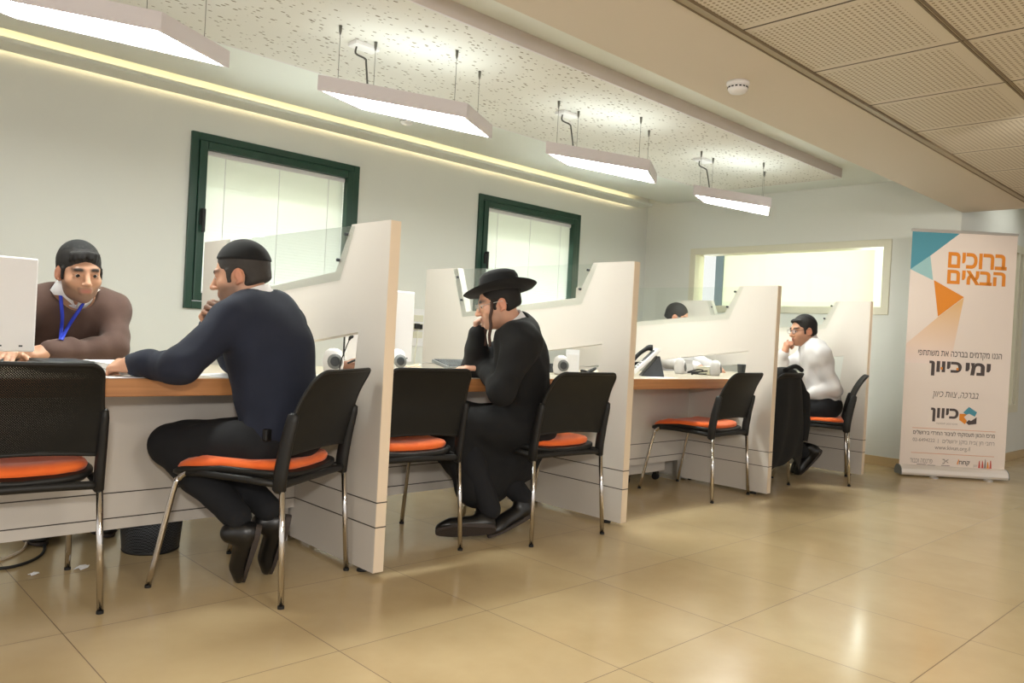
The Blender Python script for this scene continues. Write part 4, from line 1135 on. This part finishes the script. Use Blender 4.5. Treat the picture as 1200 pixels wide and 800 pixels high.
def face_parts(H, root, base, gaze=(0, 0), glasses=None):
    for s in (-1, 1):
        bm = NB(); bmesh.ops.create_uvsphere(bm, u_segments=20, v_segments=14, radius=.0118*H.sc)
        c = H.p(s*.031, .0768, -.001); o = mobj('eye', bm, M_eyew, root, smooth=True, mats=[M_eyew, M_iris]); o.location = Vector(c)-Vector(base)
        d = H.R@unit((gaze[0]-s*.02, 1, gaze[1])); o.rotation_euler = Vector(d).to_track_quat('Z', 'Y').to_euler()
        for p in o.data.polygons:
            if p.center.z > .0099*H.sc: p.material_index = 1
    if glasses:
        bm = NB()
        for s in (-1, 1):
            ring = [Vector(H.p(s*.032+.022*math.copysign(abs(math.cos(a))**.7, math.cos(a)), .103-.10*abs(.022*math.cos(a)*s+.0)*.6, -.002+.016*math.copysign(abs(math.sin(a))**.7, math.sin(a)))) for a in np.linspace(0, 2*PI, 25)]
            tube(bm, ring, .0012, 6, cap=False)
            tube(bm, [H.p(s*.054, .100, .004), H.p(s*.072, .09, .005), H.p(s*.079, .02, .006), H.p(s*.082, -.012, .006), H.p(s*.081, -.03, -.012)], .0014, 6)
        tube(bm, smooth_path([H.p(-.0105, .103, .002), H.p(0, .107, .006), H.p(.0105, .103, .002)], 4), .0013, 6)
        for v in bm.verts: v.co -= Vector(base)
        g = mobj('spectacles', bm, glasses, root, smooth=True)
        bm = NB()
        for s in (-1, 1):
            vs = [bm.verts.new(Vector(H.p(s*.032+.0215*math.copysign(abs(math.cos(a))**.7, math.cos(a)), .1035, -.002+.0155*math.copysign(abs(math.sin(a))**.7, math.sin(a))))-Vector(base)) for a in np.linspace(0, 2*PI, 24, endpoint=False)]
            bm.faces.new(vs)
        mobj('lens', bm, M_lens, g)
def hair_prims(H, top=.0, front=.0, nape=-.07, side=True, thick=.004, tuft=False):
    p, R, q = H.p, H.R, H.sc; e = lambda c, r, k=.012, op='u': El(p(*c), np.array(r)*q, R, k, op)
    L = [e((0, -.018, .032+top), (.076+thick, .096+thick, .086+thick+top)), e((0, -.050, -.030), (.066, .060, .055), .03)]
    L += [e((0, .125, -.020+front), (.100, .085, .100), .006, 's'), Pl(p(0, 0, nape), R@np.array((0, -.25, -1.)), .012)]
    for s in (-1, 1):
        for k in range(4 if tuft else 0): L.append(Cn(p(s*(.006+.014*k), .074-.0024*k*k, .084-.003*k+top), p(s*(.012+.013*k)+.004, .0850-.0030*k*k, .071-.0040*k+front*.6+.005*(k % 2)), .009*q, .004*q, .012))
        L += [e((s*.085, -.008, -.020), (.030, .027, .040), .006, 's'), Bx(p(s*.072, .030, -.004), np.array((.005, .008, .026))*q, R, .004, .008)]
    return L
def kippah_prims(H, tilt=-.35, size=.036, up_=.020):
    p, R, q = H.p, H.R, H.sc; n = np.array((0, math.sin(tilt), math.cos(tilt)))
    c0_ = np.array((0, -.018, .030))
    return [El(p(*c0_), np.array((.078+up_*.42, .098+up_*.42, .088+up_))*q, R, .01), Pl(p(*(c0_+n*size)), -(R@n), .006)]
def shoe(root, base, heel, f, n, label=None, L=.285):
    heel = np.array(heel, float); f = unit(f); n = np.array(n, float); n = unit(n-f*(n@f)); t = np.cross(f, n); R = np.stack([t, f, n], 1)
    P = lambda a, b, c: heel+R@np.array((a, b, c)); q = L/.285
    pr = [Cn(P(0, .045, .042), P(0, .20*q, .036), .040, .040, .03), El(P(0, .232*q, .028), (.044, .050, .028), R, .03), El(P(0, .036, .048), (.036, .040, .055), R, .02), Cn(P(0, .058, .06), P(0, .05, .098), .038, .038, .02), Pl(P(0, 0, .014), -n, .006)]
    o = sdf_obj('shoe', pr, M_leather, .005, root, base)
    bm = NB(); out = []
    for k in range(40):
        a = 2*PI*k/40; y = .5-.5*math.cos(a); w = (.036+.010*math.sin(min(1, max(0, (y-.25)/.6))*PI))*(max(0, 1-abs(2*y-1)**5))**.5
        out.append((math.copysign(w, math.sin(a)) if abs(math.sin(a)) > 1e-6 else 0, y*L-.002))
    lo = [bm.verts.new(Vector(P(x, y, -.002 if y < .085 else .004))-Vector(base)) for x, y in out]; hi = [bm.verts.new(Vector(P(x*1.02, y, .018))-Vector(base)) for x, y in out]
    bm.faces.new(lo); bm.faces.new(hi[::-1])
    for k in range(40): bm.faces.new((lo[k], hi[k], hi[(k+1) % 40], lo[(k+1) % 40]))
    bmesh.ops.recalc_face_normals(bm, faces=bm.faces); mobj('sole', bm, M_sole, o)
    return P(0, .05, .10)
def collar_prims(J, H, m=.0, hgt=.055, rad=.066):
    ne = np.array(J['neck'], float); hd = H.p(0, -.03, -.06); d = unit(hd-ne)
    a = ne+d*(-.04+m); b = a+d*(hgt+.03)
    return [Cn(a, b, rad+.012, rad, .01), Pl(b+d*.004, d, .004), Cn(a+d*.045, b+d*.03, rad-.012, rad-.010, .003, 's')]
def person(label, J, H, skin, garment, gmat, gname, tmat, feet, hands, tone, body_extra=(), h=.0042, g=.013, wr=None, hem=None, skirt=None, gh=.0062):
    """joints J in metres; feet: list of (heel, forward, up); returns the root body mesh"""
    base = (float(J['pelvis'][0]), float(J['pelvis'][1]), 0.0)
    ne = np.array(J['neck'], float)
    body = torso_prims(J, -.012)+[Cn(ne-unit(H.p(0, -.02, -.05)-ne)*.03, H.p(0, -.022, -.045), .060*1.0, .054, .025)]+head_prims(H)
    for s in 'LR': body += arm_prims(J, s, -.008)+leg_prims(J, s, -.012)
    for hp in hands: body += hp
    root = sdf_obj('person', body+list(body_extra), M_skin, h, None, base, tone=tone); tag(root, label, 'person')
    gp = torso_prims(J, g)
    for s in 'LR': gp += arm_prims(J, s, g, J.get('cuff', -.005))
    pe = np.array(J['pelvis'], float); up_ = unit(ne-pe)
    gp += [Pl(pe-up_*.085, -up_, .01)]
    if skirt: gp += skirt
    # neck opening
    hd = H.p(0, -.03, -.06); d = unit(hd-ne)
    gp += [Cn(ne-d*J.get('open', .02), ne+d*.14, J.get('neckr', .074), .098, .01, 's')]
    if garment: gp += list(garment)
    sw = sdf_obj(gname, gp, gmat, gh, root, base, wr=wr)
    tp = [El(pe, (.172, .125, .115), np.array(rot3(J['right'], np.cross((0, 0, 1), J['right']))), .05)]
    for s in 'LR': tp += leg_prims(J, s, .010)
    sdf_obj('trousers', tp, tmat, .0075, root, base, wr=folds(.0035, 5))
    for (he, f, n) in feet: shoe(root, base, he, f, n)
    return root, base, sw, torso_prims(J, g)+arm_prims(J, 'L', g)+arm_prims(J, 'R', g)+[Cn(ne-d*.03, ne+d*.10, .064, .058, .03)]
def cam_hit(prims, px, py, lift=.015):
    d = fw+rt*((px-600)/CF)-up*((py-400)/CF); d = np.array(d.normalized(), f32); o = np.array((0, 0, CH), f32); t = 1.5
    for _ in range(90):
        v = float(ev(prims, (o+d*t)[None])[0])
        if v < .0008: break
        t += min(max(v*.8, .0006), .08)
    return o+d*(t-lift)
def ribbon(name, pts, w, m, root, base, nrm):
    bm = NB(); a = []
    pts = smooth_path(pts, 4)
    for i, p in enumerate(pts):
        d = (pts[min(i+1, len(pts)-1)]-pts[max(i-1, 0)]).normalized(); s = d.cross(Vector(nrm)).normalized()
        a.append((bm.verts.new(p-s*w/2-Vector(base)), bm.verts.new(p+s*w/2-Vector(base))))
    for p, q in zip(a, a[1:]): bm.faces.new((p[0], p[1], q[1], q[0]))
    o = mobj(name, bm, m, root, smooth=True); so = o.modifiers.new('t', 'SOLIDIFY'); so.thickness = .0015; return o
SK1, SK2, SK3, SK4 = srgb(186, 140, 112), srgb(192, 144, 116), srgb(206, 158, 132), srgb(186, 136, 108)

# ---------------------------------------------------------------- the officer in the brown sweater
def p_officer():
    a = math.radians(-82); right = (math.sin(a), -math.cos(a), 0)
    H = Head((.972, 3.70, 1.150), head_frame(-87, -12, 3), 1.05)
    J = dict(pelvis=(1.0, 4.05, .575), neck=(.995, 3.845, 1.045), right=right, shR=(.815, 3.85, .995), shL=(1.165, 3.87, .995), elR=(.70, 3.72, .835), wrR=(.715, 3.60, .812), elL=(1.13, 3.71, .826), wrL=(.865, 3.63, .812),
             hipL=(1.09, 4.03, .53), hipR=(.91, 4.03, .53), knL=(1.13, 3.70, .50), knR=(.86, 3.70, .50), anL=(1.12, 3.86, .12), anR=(.88, 3.86, .12), cuff=.012)
    hands = [hand_prims(J['wrL'], (-.93, -.3, -.1), (.1, -.4, .9), 'l', (25, 35, 25)), hand_prims(J['wrR'], (-.35, -.9, -.12), (0, 0, 1), 'r', (12, 22, 18))]
    tone = skin_tone(H, SK1, .62)
    root, base, sw, gp = person('man in a brown sweater with a blue lanyard seated behind the nearest desk', J, H, SK1,
        [El(H.p(0, .075, -.185), (.050, .06, .085), H.R, .02, 's')], M_brownknit, 'sweater', M_trouser,
        [((1.13, 3.93, .0), (0, -1, 0), (0, 0, 1)), ((.87, 3.93, .0), (0, -1, 0), (0, 0, 1))], hands, tone, wr=folds(.0055, 1, .8))
    face_parts(H, root, base, (.12, -.22))
    sdf_obj('hair', hair_prims(H, .002, -.012, -.055, tuft=True), M_hair, .0042, root, base, wr=folds(.0007, 3, 6))
    sdf_obj('kippah', kippah_prims(H, -.25, .046, .0085), M_velvet, .004, root, base)
    # open white shirt collar with two points, laid on the sweater
    sdf_obj('shirt_collar', collar_prims(J, H, .018, .030, .070), M_collar, .0042, root, base)
    for poly, lf in (([(74, 326), (66, 330), (59, 339), (63, 345), (73, 346), (88, 359), (82, 346), (76, 336)], .014), ([(113, 322), (119, 327), (122, 334), (117, 339), (104, 349), (89, 360), (96, 348), (107, 336)], .014)):
        P_ = [cam_hit(gp, x, y, lf) for x, y in poly]; P_ = [Vector(q)-Vector(base) for q in P_ if q[1] < 4.2]
        bm = NB(); vs = [bm.verts.new(p_) for p_ in P_]; bm.faces.new(vs); bmesh.ops.triangulate(bm, faces=bm.faces)
        o = mobj('collar_point', bm, M_collar, root, smooth=True); so = o.modifiers.new('t', 'SOLIDIFY'); so.thickness = .006; so.offset = 0
    bm = NB()
    for pts in ([(71, 345), (72, 358), (73, 372), (72, 386), (71, 398)], [(99, 352), (94, 361), (86, 373), (78, 386), (72, 398)]):
        P_ = [Vector(cam_hit(gp, *q)) for q in pts]
        ribbon('lanyard_strap', P_, .014, M_lanyard, root, base, (P_[2]-Vector((0, 0, CH))).normalized())
p_officer()

# ---------------------------------------------------------------- the man in the navy sweater
def p_navy():
    a = math.radians(114); right = np.array((math.sin(a), -math.cos(a), 0))
    H = Head((1.322, 2.905, 1.152), head_frame(143, -12, 0), 1.0)
    nk = np.array((1.375, 2.865, 1.045)); sc_ = nk+np.array((.0, -.02, -.055))
    J = dict(pelvis=(1.468, 2.73, .565), neck=tuple(nk), right=tuple(right), shL=(1.225, 2.765, .970), shR=(1.545, 2.95, .972), elL=(1.035, 2.70, .812), wrL=(.965, 2.905, .806), elR=(1.40, 3.10, .82), wrR=(1.275, 3.02, .935),
             hipL=(1.345, 2.70, .53), hipR=(1.50, 2.80, .53), knL=(1.135, 3.025, .492), knR=(1.215, 3.07, .50), anL=(1.275, 2.725, .265), anR=(1.40, 2.745, .28), cuff=.02, bulk=1.13)
    hands = [hand_prims(J['wrL'], (-.62, .75, -.12), (-.35, -.2, .9), 'l', (48, 55, 40), thumb=(.5, .8, -.2), sc=1.06), hand_prims(J['wrR'], (-.42, -.28, .62), (-.55, .75, .2), 'r', (35, 70, 45))]
    tone = skin_tone(H, SK2, .62)
    root, base, sw, gp = person('man in a navy sweater and black kippah leaning on the nearest desk', J, H, SK2, None, M_navy, 'sweater', M_trouser,
        [((1.335, 2.655, .235), unit((1.357-1.335, 2.80-2.655, -.235)), (-.9, .25, .45)), ((1.478, 2.705, .245), unit((.004, .128, -.245)), (-.9, .25, .45))], hands, tone, wr=folds(.006, 2, .8))
    face_parts(H, root, base, (0, -.3))
    sdf_obj('hair', hair_prims(H, .0, .004, -.062), M_hairg, .0042, root, base, wr=folds(.0007, 4, 6))
    sdf_obj('kippah', kippah_prims(H, -.20, .022, .017), M_velvet, .004, root, base)
    sdf_obj('shirt_collar', collar_prims(J, H, .018, .045, .070), M_collar, .0042, root, base)
    bm = NB(); box(bm, (0, 0, 0), (.07, .025, .045)); o = mobj('belt_pouch', bm, M_leather, root, bevel=.006); o.location = Vector((1.335, 2.615, .575))-Vector(base); o.rotation_euler = (0, 0, .3)
p_navy()

# ---------------------------------------------------------------- the man in the black hat
def p_hat():
    a = math.radians(124); right = np.array((math.sin(a), -math.cos(a), 0))
    H = Head((2.548, 2.775, 1.128), head_frame(146, -16, 0), 1.0)
    J = dict(pelvis=(2.80, 2.76, .555), neck=(2.635, 2.745, 1.015), right=tuple(right), shL=(2.555, 2.605, .945), shR=(2.80, 2.86, .955), elL=(2.485, 2.645, .715), wrL=(2.605, 2.90, .815), elR=(2.60, 2.975, .80), wrR=(2.545, 2.91, .955),
             hipL=(2.72, 2.70, .53), hipR=(2.865, 2.82, .53), knL=(2.43, 2.90, .53), knR=(2.585, 3.06, .52), anL=(2.52, 2.72, .15), anR=(2.72, 2.715, .19), cuff=.02, bulk=1.0)
    hands = [hand_prims(J['wrL'], (-.74, .62, -.10), (.1, -.25, 1), 'l', (12, 30, 25), thumb=(.6, .8, -.2), sc=1.08), hand_prims(J['wrR'], (-.12, -.05, 1), (-.5, .8, .1), 'r', (60, 80, 50), sc=.9)]
    tone = skin_tone(H, SK3, .28)
    kl, kr = np.array(J['knL']), np.array(J['knR']); hl, hr = np.array(J['hipL']), np.array(J['hipR'])
    sk = [Cn(hl, kl, .105, .095, .06), Cn(hr, kr, .105, .095, .06), Cn(kl, kl+np.array((.06, -.08, -.30)), .095, .085, .05), Cn(kr, kr+np.array((.06, -.09, -.30)), .095, .090, .05), Cn((hl+hr)/2+np.array((0, 0, -.03)), (kl+kr)/2+np.array((0, 0, -.1)), .12, .12, .08), Cn((kl+kr)/2, (kl+kr)/2+np.array((.09, -.12, -.27)), .11, .11, .08), Cn((kl+kr)/2+np.array((.09, -.12, -.27)), (hl+hr)/2+np.array((-.03, .02, -.2)), .10, .09, .08)]
    root, base, sw, gp = person('man in a black brimmed hat and long black coat reading at the second desk', J, H, SK3, None, M_blacksuit, 'long_coat', M_trouser,
        [((2.515, 2.67, .062), unit((-.8, .5, -.06)), (.45, .55, .7)), ((2.79, 2.70, .105), unit((-.93, .10, -.34)), (-.3, .1, .95))], hands, tone, wr=folds(.0065, 6, .8), skirt=sk, g=.018)
    face_parts(H, root, base, (0, -.3), M_alu)
    sdf_obj('hair', hair_prims(H, -.004, .004, -.058, thick=.004), M_hair, .0042, root, base, wr=folds(.001, 4, 6))
    sdf_obj('shirt_collar', collar_prims(J, H, .020, .050, .069), M_collar, .0042, root, base)
    # sidelocks
    for s in (-1, 1):
        T = H.p(s*.078, .040, .012); pts = [T]
        for k in range(1, 15): pts.append(np.array((T[0]+.0025*math.sin(k*1.1), T[1]+.0025*math.cos(k*1.1), T[2]-.0150*k)))
        bm = NB(); tube(bm, [Vector(p_)-Vector(base) for p_ in smooth_path(pts, 3)], .0078, 8); mobj('sidelock', bm, M_hairb, root, smooth=True)
    # felt hat: domed crown with a pinched top, curled brim, ribbon
    def hat():
        bm = NB(); n = 56; prof = [(0, .098), (.03, .099), (.058, .096), (.076, .087), (.084, .070), (.087, .045), (.090, .016), (.093, .002), (.105, -.003), (.128, -.002), (.150, .004), (.165, .011), (.170, .016), (.168, .013), (.150, -.001), (.128, -.007), (.100, -.008), (.088, -.006)]
        rings = []
        for (r, z) in prof:
            ring = []
            for k in range(n):
                t = 2*PI*k/n; sx, sy = math.cos(t), math.sin(t)
                rr = r*(1.0 if r > .1 else 1.0); x = rr*sx*.93; y = rr*sy*1.08 if r < .1 else rr*sy*1.02
                zz = z
                if r > .1: zz += .014*((r-.1)/.07)*(abs(sx)**2.2) - .012*((r-.1)/.07)*max(0, sy)
                if r < .08: zz -= .014*math.exp(-(x/.022)**2)*(1 if y > -.06 else .3)
                ring.append(bm.verts.new(Vector(Hh.p(x, y-.012, zz))-Vector(base)))
            rings.append(ring)
        for p_, q_ in zip(rings, rings[1:]):
            for k in range(n): bm.faces.new((p_[k], p_[(k+1) % n], q_[(k+1) % n], q_[k]))
        bmesh.ops.remove_doubles(bm, verts=bm.verts, dist=1e-6); bmesh.ops.recalc_face_normals(bm, faces=bm.faces)
        o = mobj('hat', bm, M_felt, root, smooth=True)
        bm = NB(); A_ = []
        for k in range(n):
            t = 2*PI*k/n; A_.append([bm.verts.new(Vector(Hh.p(r*math.cos(t)*.93, r*math.sin(t)*1.08-.012, z))-Vector(base)) for r, z in ((.0935, .004), (.0915, .030))])
        for k in range(n): bm.faces.new((A_[k][0], A_[(k+1) % n][0], A_[(k+1) % n][1], A_[k][1]))
        mobj('hat_ribbon', bm, M_velvet, o, smooth=True)
    Hh = Head(H.p(0, -.012, .052), H.R@np.array(Matrix.Rotation(.10, 3, 'X') @ Matrix.Rotation(.16, 3, 'Y')), 1.04); hat()
    # ritual fringe threads under the coat
    bm = NB()
    for q in (0, .012, .02): tube(bm, [Vector((2.70+q, 2.80, .30))-Vector(base), Vector((2.705+q*1.2, 2.79, .22))-Vector(base), Vector((2.71+q, 2.785, .16))-Vector(base)], .0016, 5)
    mobj('fringe_thread', bm, M_paper, root)
p_hat()

# ---------------------------------------------------------------- the man in the white shirt
def p_white():
    a = math.radians(122); right = np.array((math.sin(a), -math.cos(a), 0))
    H = Head((5.895, 2.875, 1.140), head_frame(150, -8, 0), 1.0)
    J = dict(pelvis=(5.985, 2.705, .565), neck=(5.95, 2.835, 1.03), right=tuple(right), shL=(5.845, 2.70, .945), shR=(6.09, 2.90, .955), elL=(5.885, 2.60, .70), wrL=(5.80, 2.79, .635), elR=(5.86, 3.03, .80), wrR=(5.785, 2.965, .940),
             hipL=(5.875, 2.69, .53), hipR=(6.03, 2.78, .53), knL=(5.60, 2.98, .50), knR=(5.72, 3.09, .50), anL=(5.91, 2.83, .19), anR=(5.98, 2.90, .20), cuff=.012, bulk=.95)
    hands = [hand_prims(J['wrL'], (-.6, .7, -.25), (-.3, -.3, .9), 'l', (20, 30, 25)), hand_prims(J['wrR'], (-.1, -.25, .85), (-.8, .5, .2), 'r', (70, 85, 55))]
    tone = skin_tone(H, SK4, .15)
    root, base, sw, gp = person('man in a white shirt and glasses resting chin on hand at the farthest desk', J, H, SK4, None, M_shirt, 'shirt', M_trouser,
        [((6.06, 2.745, .205), unit((-.08, .13, -.2)), (-.7, .5, .4)), ((6.13, 2.81, .20), unit((-.08, .13, -.2)), (-.7, .5, .4))], hands, tone, wr=folds(.009, 8, .9), g=.010)
    face_parts(H, root, base, (0, -.1), M_black)
    sdf_obj('hair', hair_prims(H, .002, .010, -.062, tuft=True), M_hair, .0045, root, base, wr=folds(.0007, 4, 6))
    sdf_obj('kippah', kippah_prims(H, -.6, .045, .009), M_velvet, .0045, root, base)
    sdf_obj('shirt_collar', collar_prims(J, H, .012, .052, .071), M_collar, .0045, root, base)
p_white()

# ---------------------------------------------------------------- the clerk behind the third partition, only the head showing
def p_clerk():
    a = math.radians(-88); right = (math.sin(a), -math.cos(a), 0)
    H = Head((5.80, 3.985, 1.215), head_frame(-66, -18, 0), 1.0)
    J = dict(pelvis=(5.80, 4.20, .575), neck=(5.80, 4.08, 1.09), right=right, shR=(5.61, 4.09, 1.03), shL=(5.99, 4.10, 1.03), elR=(5.55, 3.88, .83), wrR=(5.66, 3.68, .80), elL=(6.05, 3.89, .83), wrL=(5.92, 3.68, .80),
             hipL=(5.89, 4.18, .53), hipR=(5.71, 4.18, .53), knL=(5.92, 3.80, .50), knR=(5.68, 3.80, .50), anL=(5.91, 3.95, .12), anR=(5.69, 3.95, .12), cuff=.01)
    hands = [hand_prims(J['wrL'], (-.3, -.9, -.1), (0, 0, 1), 'l', (20, 30, 25)), hand_prims(J['wrR'], (.3, -.9, -.1), (0, 0, 1), 'r', (20, 30, 25))]
    root, base, sw, gp = person('dark haired clerk whose head shows above the third partition panel', J, H, SK1, None, M_shirt, 'shirt', M_trouser,
        [((5.92, 4.02, 0), (0, -1, 0), (0, 0, 1)), ((5.68, 4.02, 0), (0, -1, 0), (0, 0, 1))], hands, skin_tone(H, SK1, .4), h=.0055, gh=.008)
    face_parts(H, root, base, (0, -.2), M_alu)
    sdf_obj('hair', hair_prims(H, .002, .006, -.06), M_hair, .005, root, base, wr=folds(.0007, 4, 6))
p_clerk()
# ================================================================== LIGHT
def area(name, loc, target, sx, sy, power, col=(1, 1, 1)):
    l = bpy.data.lights.new(name, 'AREA'); l.shape = 'RECTANGLE'; l.size = sx; l.size_y = sy; l.energy = power; l.color = col
    o = bpy.data.objects.new(name, l); COL.objects.link(o); o.location = loc
    o.rotation_euler = (Vector(target)-Vector(loc)).to_track_quat('-Z', 'Y').to_euler(); return o
for i, w in enumerate((W1, W2)):
    c = (w[0]+w[1])/2; area('daylight', (c, D+1.3, .75), (c, D, 1.75), 1.8, 1.2, 98, (.95, 1, .97))
area('next_room_light', (F+1.2, 4.0, 2.55), (F+1.2, 4.0, 0), 1.6, 2.4, 22, (1, 1, .90))
area('next_room_daylight', (XB+.9, 6.9, 1.7), (XB, 6.7, 1.6), 2.2, 1.8, 120, (.95, .98, 1))
area('far_pane_light', (8.6, YC+1.2, 1.5), (8.6, YC, 1.4), 1.0, 1.4, 40, (.95, 1, .95))
# added fill lights under the perforated ceiling, out of view, for general brightness
for (x, y, e) in ((1.0, -1.0, 34), (3.4, -1.0, 7), (8.2, .3, 4), (1.0, -2.8, 32), (3.4, -2.8, 12)):
    area('added_fill_light', (x, y, ZS-.012), (x, y, 0), .58, .58, e, (1, .95, .87))
def spot(name, loc, target, power, deg, col):
    l = bpy.data.lights.new(name, 'SPOT'); l.energy = power; l.color = col; l.spot_size = math.radians(deg); l.spot_blend = .7; l.shadow_soft_size = .09
    o = bpy.data.objects.new(name, l); COL.objects.link(o); o.location = loc
    o.rotation_euler = (Vector(target)-Vector(loc)).to_track_quat('-Z', 'Y').to_euler()
spot('added_wall_fill', (5.1, .60, ZS-.04), (7.12, 2.15, 1.2), 75, 50, (1, .94, .84))  # added fill spot, brightens the banner; not a known fitting
spot('added_wall_fill', (4.3, .68, ZS-.04), (7.2, 3.4, 2.1), 60, 52, (1, .96, .86))  # second added fill spot, brightens the far wall
area('ceiling_recess_light', (8.35, 1.86, ZC-.01), (8.35, 1.86, 0), .9, .3, 2.2, (1, 1, .93))
# the photographer's flash just above the camera
area('camera_flash', (-.12, -.12, 1.32), (2.6, 2.5, .95), .14, .10, 27, (1, .96, .9))
w = bpy.data.worlds.new('world'); SC.world = w; w.use_nodes = True
bg = w.node_tree.nodes['Background']; bg.inputs[0].default_value = (1, .98, .95, 1); bg.inputs[1].default_value = .9
SC.view_settings.view_transform = 'Standard'; SC.view_settings.look = 'None'; SC.view_settings.gamma = 1; SC.view_settings.use_curve_mapping = False
SC.view_settings.exposure = 0.24
